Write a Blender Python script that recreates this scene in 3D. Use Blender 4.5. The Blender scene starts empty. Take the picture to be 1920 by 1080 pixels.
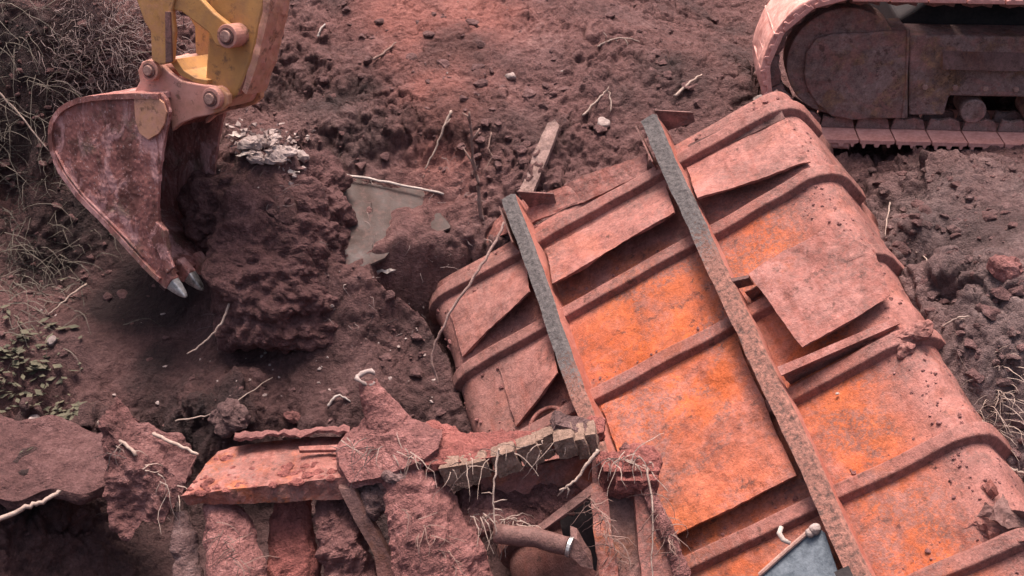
import bpy, bmesh, math, random
import numpy as np
from mathutils import Matrix, Vector, noise as mn

rnd = random.Random(7)
rng = np.random.default_rng(11)
R = math.radians
scene = bpy.context.scene
col = scene.collection

# ------------------------------------------------------------------ camera
PITCH = R(30); FPX = 2400.0
F = np.array([0, math.cos(PITCH), -math.sin(PITCH)])
U = np.array([0, math.sin(PITCH), math.cos(PITCH)])
X = np.array([1.0, 0, 0])
CAM = -8.0 * F
cd = bpy.data.cameras.new('camera'); cam = bpy.data.objects.new('camera', cd); col.objects.link(cam)
cam.location = CAM; cam.rotation_euler = (math.pi / 2 - PITCH, 0, 0)
cd.sensor_width = 36; cd.lens = FPX / 1920 * 36; cd.clip_end = 500; cd.clip_start = 0.05
scene.camera = cam

# ------------------------------------------------------------------ light
SUN_EL, SUN_AZ = R(75), R(-8)          # azimuth from +Y towards +X
w = bpy.data.worlds.new('World'); scene.world = w; w.use_nodes = True
nt = w.node_tree; bg = nt.nodes['Background']
sk = nt.nodes.new('ShaderNodeTexSky'); sk.sky_type = 'NISHITA'; sk.sun_disc = False
sk.sun_elevation = SUN_EL; sk.sun_rotation = SUN_AZ
sk.air_density = 1.0; sk.dust_density = 8.0; sk.ozone_density = 0.3
nt.links.new(sk.outputs[0], bg.inputs[0]); bg.inputs[1].default_value = 0.078
sd = bpy.data.lights.new('sun', 'SUN'); sun = bpy.data.objects.new('sun', sd); col.objects.link(sun)
sd.energy = 1.9; sd.angle = R(24); sd.color = (1.0, 0.93, 0.87)
sdir = Vector((math.sin(SUN_AZ) * math.cos(SUN_EL), math.cos(SUN_AZ) * math.cos(SUN_EL), math.sin(SUN_EL)))
sun.rotation_euler = sdir.to_track_quat('Z', 'Y').to_euler(); sun.location = (0, 0, 12)
vs = scene.view_settings
vs.view_transform = 'Standard'; vs.look = 'None'; vs.gamma = 1; vs.exposure = 1.7; vs.use_curve_mapping = False

# ------------------------------------------------------------------ helpers: pixels of the survey photo to points of the place
KS = math.tan(R(20))                    # the bank climbs away at 20 degrees
def ray(px, py): return F + X * ((px - 960) / FPX) + U * ((540 - py) / FPX)
def PD(px, py, d): return CAM + ray(px, py) * d
def P(px, py, h=0.0):
    r = ray(px, py); t = (KS * CAM[1] + h - CAM[2]) / (r[2] - KS * r[1]); return CAM + r * t
def PZ(px, py, z):
    r = ray(px, py); return CAM + r * ((z - CAM[2]) / r[2])
def hit_plane(px, py, O, n):
    r = ray(px, py); return CAM + r * (((O - CAM) @ n) / (r @ n))

# ------------------------------------------------------------------ numpy noise
def _hash(ix, iy, iz, s):
    h = (ix.astype(np.int64) * 374761393 + iy.astype(np.int64) * 668265263 + iz.astype(np.int64) * 2147483647 + s * 974634777) & 0xFFFFFFFF
    h = ((h ^ (h >> 13)) * 1274126177) & 0xFFFFFFFF
    h = ((h ^ (h >> 16)) * 2246822519) & 0xFFFFFFFF
    return (h ^ (h >> 15)) & 0xFFFFFFFF
def vnoise(p, s=0):
    i = np.floor(p).astype(np.int64); f = p - i; u = f * f * f * (f * (f * 6 - 15) + 10)
    out = 0
    for dx in (0, 1):
        for dy in (0, 1):
            for dz in (0, 1):
                hv = _hash(i[:, 0] + dx, i[:, 1] + dy, i[:, 2] + dz, s)
                gx = (hv & 1023) / 511.5 - 1; gy = ((hv >> 10) & 1023) / 511.5 - 1; gz = ((hv >> 20) & 1023) / 511.5 - 1
                wgt = (u[:, 0] if dx else 1 - u[:, 0]) * (u[:, 1] if dy else 1 - u[:, 1]) * (u[:, 2] if dz else 1 - u[:, 2])
                out = out + wgt * (gx * (f[:, 0] - dx) + gy * (f[:, 1] - dy) + gz * (f[:, 2] - dz))
    return out
def fbm(p, oct=4, s=0, gain=.5):
    o = 0; a = 1.0; q = p.copy()
    for k in range(oct):
        o = o + a * vnoise(q, s + k); a *= gain; q = q * 2.03 + 7.1
    return o
def billow(p, oct=3, s=0, gain=.5):
    o = 0; a = 1.0; q = p.copy()
    for k in range(oct):
        o = o + a * (np.abs(vnoise(q, s + k)) * 2.2 - .45); a *= gain; q = q * 2.1 + 3.7
    return o
def worley(x, y, s=0):
    ix = np.floor(x).astype(np.int64); iy = np.floor(y).astype(np.int64); b = np.full(x.shape, 9.0); z0 = np.zeros_like(ix); hid = np.zeros(x.shape)
    for dx in (-1, 0, 1):
        for dy in (-1, 0, 1):
            h = _hash(ix + dx, iy + dy, z0, s)
            cx = ix + dx + (h & 1023) / 1023.; cy = iy + dy + ((h >> 10) & 1023) / 1023.
            d = (x - cx) ** 2 + (y - cy) ** 2
            m = d < b; b = np.where(m, d, b); hid = np.where(m, ((h >> 20) & 1023) / 1023., hid)
    return np.sqrt(b), hid
def blocks(x, y, s=0):                  # broken clods: every cell its own height and tilt, with a gap round it
    ix = np.floor(x).astype(np.int64); iy = np.floor(y).astype(np.int64); b1 = np.full(x.shape, 9.0); b2 = b1.copy(); z0 = np.zeros_like(ix); hh = np.zeros(x.shape)
    for dx in (-1, 0, 1):
        for dy in (-1, 0, 1):
            h = _hash(ix + dx, iy + dy, z0, s); h2 = _hash(ix + dx, iy + dy, z0, s + 77)
            ox = x - (ix + dx + (h & 1023) / 1023.); oy = y - (iy + dy + ((h >> 10) & 1023) / 1023.); d = np.sqrt(ox * ox + oy * oy)
            v = ((h >> 20) & 1023) / 1023. * .7 + ox * ((h2 & 1023) / 511.5 - 1) * .8 + oy * (((h2 >> 10) & 1023) / 511.5 - 1) * .8
            m = d < b1; b2 = np.where(m, b1, np.minimum(b2, d)); hh = np.where(m, v, hh); b1 = np.where(m, d, b1)
    return hh * smooth(0.0, .22, b2 - b1) - .25 * (1 - smooth(0, .12, b2 - b1))
def smooth(a, b, x):
    t = np.clip((x - a) / (b - a), 0, 1); return t * t * (3 - 2 * t)

# ------------------------------------------------------------------ materials
class NT:
    def __init__(s, name):
        s.m = bpy.data.materials.new(name); s.m.use_nodes = True; s.t = s.m.node_tree
        s.b = s.t.nodes['Principled BSDF']; s.tc = s.t.nodes.new('ShaderNodeTexCoord')
        s.co = s.tc.outputs['Object']
    def n(s, k): return s.t.nodes.new(k)
    def l(s, a, b): s.t.links.new(a, b)
    def noise(s, scale, detail=4, rough=.6, vec=None, dist=0.0, off=None):
        x = s.n('ShaderNodeTexNoise'); x.inputs['Scale'].default_value = scale; x.inputs['Detail'].default_value = detail
        x.inputs['Roughness'].default_value = rough; x.inputs['Distortion'].default_value = dist
        v = vec or s.co
        if off is not None:
            a = s.n('ShaderNodeVectorMath'); a.operation = 'ADD'; a.inputs[1].default_value = (off, off * 1.7, -off); s.l(v, a.inputs[0]); v = a.outputs[0]
        s.l(v, x.inputs['Vector']); return x.outputs['Fac']
    def stretch(s, sx, sy, sz):
        a = s.n('ShaderNodeVectorMath'); a.operation = 'MULTIPLY'; a.inputs[1].default_value = (sx, sy, sz); s.l(s.co, a.inputs[0]); return a.outputs[0]
    def ramp(s, fac, stops):
        r = s.n('ShaderNodeValToRGB'); e = r.color_ramp.elements
        while len(e) < len(stops): e.new(.5)
        for q, (p, c) in zip(e, stops):
            q.position = p; q.color = (c, c, c, 1) if not isinstance(c, (tuple, list)) else (*c, 1)
        s.l(fac, r.inputs[0]); return r.outputs[0]
    def mix(s, fac, a, b, mode='MIX'):
        x = s.n('ShaderNodeMix'); x.data_type = 'RGBA'; x.blend_type = mode
        for sock, val in ((x.inputs[0], fac), (x.inputs[6], a), (x.inputs[7], b)):
            if isinstance(val, (int, float)): sock.default_value = val
            elif isinstance(val, (tuple, list)): sock.default_value = (*val, 1)
            else: s.l(val, sock)
        return x.outputs[2]
    def math(s, op, a, b=0.0):
        x = s.n('ShaderNodeMath'); x.operation = op
        for sock, val in ((x.inputs[0], a), (x.inputs[1], b)):
            if isinstance(val, (int, float)): sock.default_value = val
            else: s.l(val, sock)
        return x.outputs[0]
    def attr(s, name):
        a = s.n('ShaderNodeAttribute'); a.attribute_name = name; return a
    def bump(s, h, strength, dist, prev=None):
        b = s.n('ShaderNodeBump'); b.inputs['Strength'].default_value = strength; b.inputs['Distance'].default_value = dist
        s.l(h, b.inputs['Height'])
        if prev: s.l(prev, b.inputs['Normal'])
        return b.outputs[0]
    def done(s, color, rough, normal=None, metal=0.0, spec=.3):
        b = s.b
        for sock, val in ((b.inputs['Base Color'], color), (b.inputs['Roughness'], rough), (b.inputs['Metallic'], metal)):
            if isinstance(val, (int, float)): sock.default_value = val
            elif isinstance(val, (tuple, list)): sock.default_value = (*val, 1)
            else: s.l(val, sock)
        b.inputs['Specular IOR Level'].default_value = spec
        if normal: s.l(normal, b.inputs['Normal'])
        return s.m
M = {}
SOIL_D, SOIL_M, SOIL_L = (.042, .020, .020), (.150, .074, .071), (.300, .178, .170)
def soil_mat(name, zones=False, tint=(1, 1, 1), lift=0.0):
    s = NT(name)
    n1 = s.noise(2.2, 6, .62); n2 = s.noise(14, 5, .65, off=3.1); n3 = s.noise(60, 4, .7, off=9.2)
    fac = s.math('ADD', s.math('MULTIPLY', n1, .34), s.math('ADD', s.math('MULTIPLY', n2, .38), s.math('MULTIPLY', n3, .30)))
    t = lambda c: tuple(min(1, a * b * (1 + lift)) for a, b in zip(c, tint))
    c = s.ramp(fac, [(.36, t(SOIL_D)), (.54, t(SOIL_M)), (.74, t(SOIL_L))])
    fleck = s.ramp(s.noise(38, 2, .5, off=21), [(.70, 0), (.76, 1)])
    c = s.mix(s.math('MULTIPLY', fleck, .18), c, (.33, .22, .20))
    rough = 0.92
    if zones:
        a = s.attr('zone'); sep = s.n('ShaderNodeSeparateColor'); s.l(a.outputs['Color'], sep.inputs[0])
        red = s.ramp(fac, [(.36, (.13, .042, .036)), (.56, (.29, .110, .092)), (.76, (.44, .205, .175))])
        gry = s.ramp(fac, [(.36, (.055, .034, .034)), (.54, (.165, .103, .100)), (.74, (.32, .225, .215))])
        wet = s.ramp(fac, [(.36, (.022, .011, .011)), (.60, (.050, .024, .024)), (.8, (.095, .050, .048))])  # dark damp soil, also the painted shade of the hollow by the bucket
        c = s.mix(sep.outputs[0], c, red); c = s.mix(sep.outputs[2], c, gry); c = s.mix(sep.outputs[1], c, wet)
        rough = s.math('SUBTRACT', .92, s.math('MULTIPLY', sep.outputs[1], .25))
    h = s.math('ADD', s.noise(45, 5, .7, off=5), s.math('MULTIPLY', s.noise(130, 3, .6, off=1), .5))
    nb = s.bump(s.math('ADD', h, s.math('MULTIPLY', s.noise(19, 4, .65, off=33), 1.2)), 1.0, .035)
    return s.done(c, rough, nb, spec=.25)
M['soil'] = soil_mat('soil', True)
M['mud'] = soil_mat('mud', False, (1.15, 1.0, .98), .15)
M['mud_grey'] = soil_mat('mud_grey', False, (1.0, 1.12, 1.12), .20)
M['mud_dark'] = soil_mat('mud_dark', False, (.98, .90, .90), .0)
M['clod'] = soil_mat('clod', False, (1.0, 1.0, 1.0), .12)

def rust_mat(name, orange=(.44, .110, .038), red=(.205, .052, .037), pink=(.36, .150, .128), dark=(.050, .026, .023), wo=.5, wp=.5, wd=.35, attr=False, scale=1.0):
    s = NT(name)
    n1 = s.noise(1.6 * scale, 5, .6, dist=.6); n2 = s.noise(6 * scale, 5, .68, off=4); n3 = s.noise(34 * scale, 4, .7, off=8); n4 = s.noise(110, 3, .6, off=2)
    base = s.mix(s.ramp(n2, [(.38, 0), (.62, 1)]), red, orange)
    om = s.ramp(n1, [(.67 - .3 * wo, 0), (.75 - .3 * wo, 1)])
    base = s.mix(om, s.mix(.55, red, pink), base)
    if attr:
        a = s.attr('wear'); sep = s.n('ShaderNodeSeparateColor'); s.l(a.outputs['Color'], sep.inputs[0])
        base = s.mix(s.math('MULTIPLY', sep.outputs[0], s.ramp(n2, [(.30, .55), (.6, 1)])), base, s.mix(s.ramp(n1, [(.4, 0), (.65, 1)]), (.52, .105, .027), (.53, .130, .046)))
        pf = s.math('MULTIPLY', sep.outputs[1], s.ramp(n2, [(.32, .35), (.62, 1)]))
        base = s.mix(pf, base, pink)
        base = s.mix(s.math('MULTIPLY', sep.outputs[2], s.ramp(n3, [(.3, .5), (.6, 1)])), base, (.12, .065, .058))
    dust = s.ramp(s.noise((5 if attr else 9) * scale, 6, .7, off=13, dist=.4), [(.77 - .32 * wp, 0), (.84 - .32 * wp, 1)])
    base = s.mix(s.math('MULTIPLY', dust, .55 if attr else .8), base, pink)
    sp = s.ramp(n3, [(.60, 0), (.70, 1)]); pat = s.ramp(s.noise(3.1 * scale, 4, .6, off=17), [(.60 - .25 * wd, 0), (.78 - .25 * wd, 1)])
    base = s.mix(s.math('MULTIPLY', s.math('MULTIPLY', sp, pat), .85), base, dark)
    base = s.mix(s.math('MULTIPLY', s.ramp(n4, [(.55, 0), (.72, 1)]), .38), base, dark)
    soil = s.math('MULTIPLY', s.ramp(s.noise(2.3 * scale, 6, .7, off=27, dist=.8), [(.47, 0), (.58, 1)]), s.ramp(s.noise(40, 6, .8, off=29), [(.44, 0), (.53, 1)]))
    base = s.mix(s.math('MULTIPLY', soil, .75), base, (.20, .100, .088))
    pp_ = s.math('MULTIPLY', s.ramp(s.noise(1.9 * scale, 5, .64, off=61, dist=1.0), [(.51, 0), (.57, 1)]), s.ramp(s.noise(16, 5, .75, off=63), [(.40, .15), (.52, 1)]))
    base = s.mix(s.math('MULTIPLY', pp_, .36 if attr else .62), base, (.36, .160, .140))
    pit = s.math('MULTIPLY', s.ramp(s.noise(13, 6, .75, off=71), [(.57, 0), (.62, 1)]), s.ramp(s.noise(2.7, 4, .6, off=73), [(.44, 0), (.55, 1)]))
    base = s.mix(s.math('MULTIPLY', pit, .7), base, (.085, .040, .034))
    run = s.ramp(s.noise(5.0, 5, .65, vec=s.stretch(3.2, .55, 1), off=31), [(.54, 0), (.70, 1)])
    base = s.mix(s.math('MULTIPLY', run, .5), base, red)
    val = s.math('ADD', s.math('ADD', s.math('MULTIPLY', s.noise(4.3, 6, .7, off=41, dist=.5), .9), s.math('MULTIPLY', s.noise(21, 5, .72, off=43), .8)), s.math('MULTIPLY', s.noise(75, 4, .7, off=47), .75))
    vm = s.n('ShaderNodeMapRange'); vm.inputs[1].default_value = .86; vm.inputs[2].default_value = 1.58; vm.inputs[3].default_value = .36; vm.inputs[4].default_value = 1.20; s.l(val, vm.inputs[0])
    cb = s.n('ShaderNodeCombineColor'); [s.l(vm.outputs[0], cb.inputs[i]) for i in range(3)]
    base = s.mix(1.0, base, cb.outputs[0], 'MULTIPLY')
    h = s.math('ADD', s.math('MULTIPLY', n3, .7), s.math('ADD', s.math('MULTIPLY', n4, .6), s.math('MULTIPLY', val, .5)))
    nb = s.bump(h, .6, .012)
    return s.done(base, s.ramp(n3, [(.3, .58), (.7, .90)]), nb, spec=.22)
M['rust'] = rust_mat('rust', attr=True)
M['rust_pink'] = rust_mat('rust_pink', wo=.25, wp=.75, wd=.3)
M['rust_orange'] = rust_mat('rust_orange', orange=(.38, .115, .058), wo=.7, wp=.8, wd=.8)
M['rust_dark'] = rust_mat('rust_dark', orange=(.20, .075, .045), red=(.12, .05, .042), pink=(.22, .12, .11), wo=.4, wp=.5, wd=.8)
s = NT('bucket')
d1 = s.ramp(s.noise(4.2, 6, .62, vec=s.stretch(1.25, 1, .7), dist=.5), [(.42, 0), (.50, 1)]); d2 = s.ramp(s.noise(5.5, 6, .66, vec=s.stretch(1.3, 1, .7), off=6, dist=.6), [(.48, 0), (.58, 1)]); d3 = s.ramp(s.noise(4, 5, .66, off=12), [(.55, 0), (.66, 1)]); d4 = s.noise(30, 5, .7, vec=s.stretch(1.4, 1, .5), off=3)
cc = s.mix(d1, (.155, .058, .048), (.30, .115, .098)); cc = s.mix(s.math('MULTIPLY', d2, .85), cc, (.56, .285, .265)); cc = s.mix(s.math('MULTIPLY', d3, .75), cc, (.175, .115, .082))
cc = s.mix(s.ramp(d4, [(.54, 0), (.70, .5)]), cc, (.085, .045, .040)); cc = s.mix(s.ramp(s.noise(55, 3, .6, off=19), [(.62, 0), (.70, .6)]), cc, (.60, .40, .37))
M['bucket'] = s.done(cc, s.ramp(d1, [(.3, .5), (.7, .85)]), s.bump(s.math('ADD', d4, s.math('MULTIPLY', d2, .5)), .8, .014), spec=.3)

def sill_mat():
    s = NT('weathered_paint')
    n1 = s.noise(3, 5, .65); n2 = s.noise(34, 6, .78, off=3); n3 = s.noise(90, 3, .6, off=7)
    a = s.attr('wear'); sep = s.n('ShaderNodeSeparateColor'); s.l(a.outputs['Color'], sep.inputs[0])
    grey = s.mix(s.ramp(n2, [(.35, 0), (.65, 1)]), (.034, .028, .029), (.125, .102, .100))
    rust = s.mix(s.ramp(n2, [(.38, 0), (.62, 1)]), (.070, .036, .030), (.30, .125, .095))
    pk = s.mix(s.ramp(n1, [(.4, 0), (.6, 1)]), (.33, .095, .065), (.40, .150, .118))
    g = s.ramp(s.math('ADD', sep.outputs[0], s.math('MULTIPLY', s.math('SUBTRACT', n2, .5), 1.6)), [(.42, 0), (.58, 1)])
    c = s.mix(g, rust, grey); c = s.mix(sep.outputs[1], c, pk)
    c = s.mix(s.math('MULTIPLY', s.ramp(n3, [(.6, 0), (.72, 1)]), .7), c, (.05, .03, .028))
    return s.done(c, .75, s.bump(s.math('ADD', n2, n3), .6, .008), spec=.3)
M['sill'] = sill_mat()

def yellow_mat():
    s = NT('yellow_paint')
    n1 = s.noise(3.5, 5, .62); n2 = s.noise(22, 5, .7, off=3); n3 = s.noise(80, 3, .6, off=4)
    a = s.attr('wear'); sep = s.n('ShaderNodeSeparateColor'); s.l(a.outputs['Color'], sep.inputs[0])
    c = s.mix(s.ramp(n1, [(.35, 0), (.65, 1)]), (.40, .185, .058), (.50, .250, .085))
    d = s.ramp(s.math('ADD', s.math('MULTIPLY', sep.outputs[0], .75), s.math('MULTIPLY', n2, .5)), [(.40, 0), (.80, 1)])
    c = s.mix(d, c, s.mix(n1, (.47, .17, .125), (.55, .30, .255)))
    c = s.mix(s.math('MULTIPLY', s.ramp(s.noise(7, 6, .72, off=25), [(.46, 0), (.66, 1)]), .55), c, (.26, .125, .07))
    chip = s.math('MULTIPLY', s.ramp(s.noise(11, 5, .7, off=15), [(.57, 0), (.66, 1)]), .8)
    c = s.mix(chip, c, (.13, .065, .04))
    return s.done(c, s.ramp(n2, [(.3, .45), (.7, .75)]), s.bump(s.math('ADD', n2, s.math('MULTIPLY', n3, .5)), .3, .006), spec=.4)
M['yellow'] = yellow_mat()

def simple(name, c1, c2, scale=8, rough=.8, metal=0, bump=.4, bd=.008, spec=.3):
    s = NT(name); n1 = s.noise(scale, 5, .65); n2 = s.noise(scale * 6, 4, .65, off=3)
    f = s.math('ADD', s.math('MULTIPLY', n1, .6), s.math('MULTIPLY', n2, .4))
    return s.done(s.ramp(f, [(.36, c1), (.64, c2)]), rough, s.bump(n2, bump, bd), metal, spec)
M['track_pink'] = simple('track_pink', (.42, .165, .135), (.72, .36, .31), 7, .85, bump=.5)
M['steel_worn'] = simple('steel_worn', (.10, .085, .082), (.62, .57, .55), 9, .38, .6, .4)
M['pin'] = simple('pin', (.20, .10, .085), (.46, .27, .22), 12, .7)
M['frame_dirty'] = rust_mat('frame_dirty', orange=(.36, .195, .115), red=(.170, .105, .095), pink=(.40, .255, .23), dark=(.045, .034, .032), wo=.55, wp=.5, wd=1.2, scale=2.6)
M['black_steel'] = simple('black_steel', (.014, .011, .012), (.040, .028, .028), 6, .8)
M['twig'] = simple('twig', (.19, .125, .105), (.40, .29, .245), 20, .85)
M['twig_brown'] = simple('twig_brown', (.13, .075, .062), (.27, .165, .14), 18, .9)
M['pale'] = simple('pale', (.24, .18, .16), (.47, .385, .35), 22, .8)
M['pale_stone'] = simple('pale_stone', (.17, .115, .105), (.37, .28, .26), 14, .9)
M['stone'] = simple('stone', (.13, .095, .092), (.24, .18, .172), 12, .9)
M['wood'] = simple('wood', (.15, .085, .072), (.34, .215, .19), 14, .9, bump=.8)
M['dry_grass'] = simple('dry_grass', (.045, .036, .030), (.17, .132, .108), 5, .9)
M['root_hair'] = simple('root_hair', (.12, .082, .078), (.235, .165, .155), 5, .9)
M['green_leaf'] = simple('green_leaf', (.038, .036, .022), (.11, .090, .060), 7, .75)
M['blue_steel'] = simple('blue_steel', (.045, .055, .07), (.15, .165, .19), 9, .55)
M['block'] = simple('block', (.10, .060, .045), (.30, .185, .145), 13, .92, bump=.9, bd=.012)
M['mud_light'] = soil_mat('mud_light', False, (1.5, 1.25, 1.2), .35)
M['mud_red'] = soil_mat('mud_red', False, (1.6, 1.05, .95), .35)
s = NT('sheet'); wn = s.noise(3.2, 5, .62, dist=.5)
cc = s.ramp(wn, [(.40, (.055, .036, .032)), (.58, (.085, .064, .060)), (.70, (.17, .14, .135))])
cc = s.mix(s.ramp(s.noise(24, 5, .7, off=4), [(.5, 0), (.66, .8)]), cc, (.11, .064, .058))
M['sheet'] = s.done(cc, .8, s.bump(s.noise(30, 4, .6), .4, .012), spec=.12)

# ------------------------------------------------------------------ mesh builder
def tag(o, label=None, cat=None, group=None, kind=None):
    if label: o['label'] = label
    if cat: o['category'] = cat
    if group: o['group'] = group
    if kind: o['kind'] = kind
    return o
def empty(name, mat4, label, cat, group=None):
    o = bpy.data.objects.new(name, None); col.objects.link(o); o.matrix_world = mat4; o.empty_display_size = .2
    return tag(o, label, cat, group)
def frame(O, x, y, z):
    return Matrix(((x[0], y[0], z[0], O[0]), (x[1], y[1], z[1], O[1]), (x[2], y[2], z[2], O[2]), (0, 0, 0, 1)))
def link(name, me, parent=None):
    o = bpy.data.objects.new(name, me); col.objects.link(o)
    if parent is not None: o.parent = parent
    return o
def unit(a):
    a = np.asarray(a, float); return a / (np.linalg.norm(a) + 1e-12)
class MB:
    def __init__(s): s.v = []; s.f = []
    def add(s, vs, fs):
        k = len(s.v); s.v += [tuple(map(float, p)) for p in vs]; s.f += [tuple(i + k for i in f) for f in fs]
    def box(s, c, size, rot=None):
        h = np.array(size) / 2; pts = [np.array((x, y, z)) * h for x in (-1, 1) for y in (-1, 1) for z in (-1, 1)]
        if rot is not None: pts = [rot @ p for p in pts]
        s.add([np.asarray(c) + p for p in pts], [(0, 1, 3, 2), (4, 6, 7, 5), (0, 4, 5, 1), (2, 3, 7, 6), (0, 2, 6, 4), (1, 5, 7, 3)])
    def prism(s, poly, off):
        n = len(poly); a = [np.asarray(p, float) for p in poly]; b = [p + np.asarray(off) for p in a]
        s.add(a + b, [tuple(range(n))[::-1], tuple(range(n, 2 * n))] + [(i, (i + 1) % n, n + (i + 1) % n, n + i) for i in range(n)])
    def tube(s, pts, rad, n=6, flat=1.0, cap=True, upv=(0.01, .02, 1)):
        pts = [np.asarray(p, float) for p in pts]; m = len(pts)
        if not hasattr(rad, '__len__'): rad = [rad] * m
        vs = []
        for i in range(m):
            t = unit(pts[min(i + 1, m - 1)] - pts[max(i - 1, 0)])
            a = np.cross(t, upv)
            if np.linalg.norm(a) < .05: a = np.cross(t, (1, 0, 0))
            a = unit(a); b = np.cross(t, a)
            for j in range(n):
                an = 2 * math.pi * j / n; vs.append(pts[i] + rad[i] * (a * math.cos(an) + b * math.sin(an) * flat))
        fs = [(i * n + j, i * n + (j + 1) % n, (i + 1) * n + (j + 1) % n, (i + 1) * n + j) for i in range(m - 1) for j in range(n)]
        if cap: fs += [tuple(range(n))[::-1], tuple(range((m - 1) * n, m * n))]
        s.add(vs, fs)
    def sweep(s, rings, close=True, cap=True):
        n = len(rings[0]); k = [p for r in rings for p in r]; m = len(rings)
        fs = [(i * n + j, i * n + (j + 1) % n, (i + 1) * n + (j + 1) % n, (i + 1) * n + j) for i in range(m - 1) for j in range(n if close else n - 1)]
        if cap: fs += [tuple(range(n))[::-1], tuple(range((m - 1) * n, m * n))]
        s.add(k, fs)
    def blob(s, c, r, rot=None, seg=18, ring=11):
        vs = []; fs = []
        for i in range(ring + 1):
            th = math.pi * i / ring
            for j in range(seg):
                ph = 2 * math.pi * j / seg
                p = np.array((math.sin(th) * math.cos(ph) * r[0], math.sin(th) * math.sin(ph) * r[1], math.cos(th) * r[2]))
                if rot is not None: p = rot @ p
                vs.append(np.asarray(c) + p)
        for i in range(ring):
            for j in range(seg): fs.append((i * seg + j, (i + 1) * seg + j, (i + 1) * seg + (j + 1) % seg, i * seg + (j + 1) % seg))
        s.add(vs, fs)
    def build(s, name, mat, parent=None, smooth=False, maxe=0, amp=0, scale=4, fine=0, bevel=0, wear=None, fix=True, dent=None, seed=0, rag=0):
        me = bpy.data.meshes.new(name)
        bm = bmesh.new(); vv = [bm.verts.new(p) for p in s.v]
        for f in s.f:
            try: bm.faces.new([vv[i] for i in f])
            except ValueError: pass
        bmesh.ops.remove_doubles(bm, verts=bm.verts, dist=1e-5)
        if fix: bmesh.ops.recalc_face_normals(bm, faces=bm.faces)
        crease = mat.startswith('mud')
        if crease: maxe, smooth = min(maxe or 1, .019), False
        if maxe:
            bmesh.ops.triangulate(bm, faces=[f for f in bm.faces if len(f.verts) > 4])
            for _ in range(7):
                ed = [e for e in bm.edges if e.calc_length() > maxe]
                if not ed: break
                bmesh.ops.subdivide_edges(bm, edges=ed, cuts=1, use_grid_fill=True)
                bmesh.ops.triangulate(bm, faces=[f for f in bm.faces if len(f.verts) > 4])
        if amp:
            bm.normal_update()
            so = Vector((seed * 3.7, seed * 1.3, 0))
            mv = []
            for v in bm.verts:
                q = v.co * scale + so
                d = mn.fractal(q, 1.0, 2.0, 3) * amp
                if crease: d += (abs(mn.noise(q * 2.7)) - .2) * amp * .5 + (abs(mn.noise(q * 6.3)) - .2) * amp * .32
                if fine: d += mn.noise(v.co * scale * 5 + so) * fine
                mv.append(v.normal * d)
            for v, d in zip(bm.verts, mv): v.co += d
        if rag:
            for v in bm.verts: v.co += Vector(mn.noise_vector(v.co * 23)) * rag + Vector(mn.noise_vector(v.co * 61)) * rag * .5
        if dent:
            for v in bm.verts: v.co = Vector(dent(v.co))
        for f in bm.faces: f.smooth = smooth
        if wear:
            lay = bm.loops.layers.float_color.new('wear')
            for f in bm.faces:
                for lp in f.loops:
                    q = lp.vert.co; lp[lay] = (*wear(q, f.normal), 1)
        bm.to_mesh(me); bm.free()
        me.materials.append(M[mat])
        o = link(name, me, parent)
        if bevel:
            b = o.modifiers.new('bevel', 'BEVEL'); b.width = bevel; b.segments = 2; b.limit_method = 'ANGLE'; b.angle_limit = R(40)
        return o

# ------------------------------------------------------------------ frames of the big things (needed by the ground below them)
def c2w(a): return a[0] * X - a[1] * U + a[2] * F
wv = unit(c2w((-.253, -.757, .602))); wu = c2w((.842, -.479, -.248)); wu = unit(wu - wv * (wu @ wv)); wn_ = np.cross(wu, wv)
WO = PD(1320, 465, 7.6)
def WL(px, py, z=0.0):                  # a point of the dump body's floor plane (or z above it) in its own axes
    q = hit_plane(px, py, WO + wn_ * z, wn_) - WO; return np.array((q @ wu, q @ wv, z))
TA = R(4); tx = np.array((math.cos(TA), -math.sin(TA), 0)); ty = np.array((math.sin(TA), math.cos(TA), 0)); tz = np.array((0, 0, 1.0))
TO = hit_plane(1441, 150, PD(1700, 268, 8.65), ty); TO[2] = PD(1700, 268, 8.65)[2]; TZ0 = TO[2]

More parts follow.
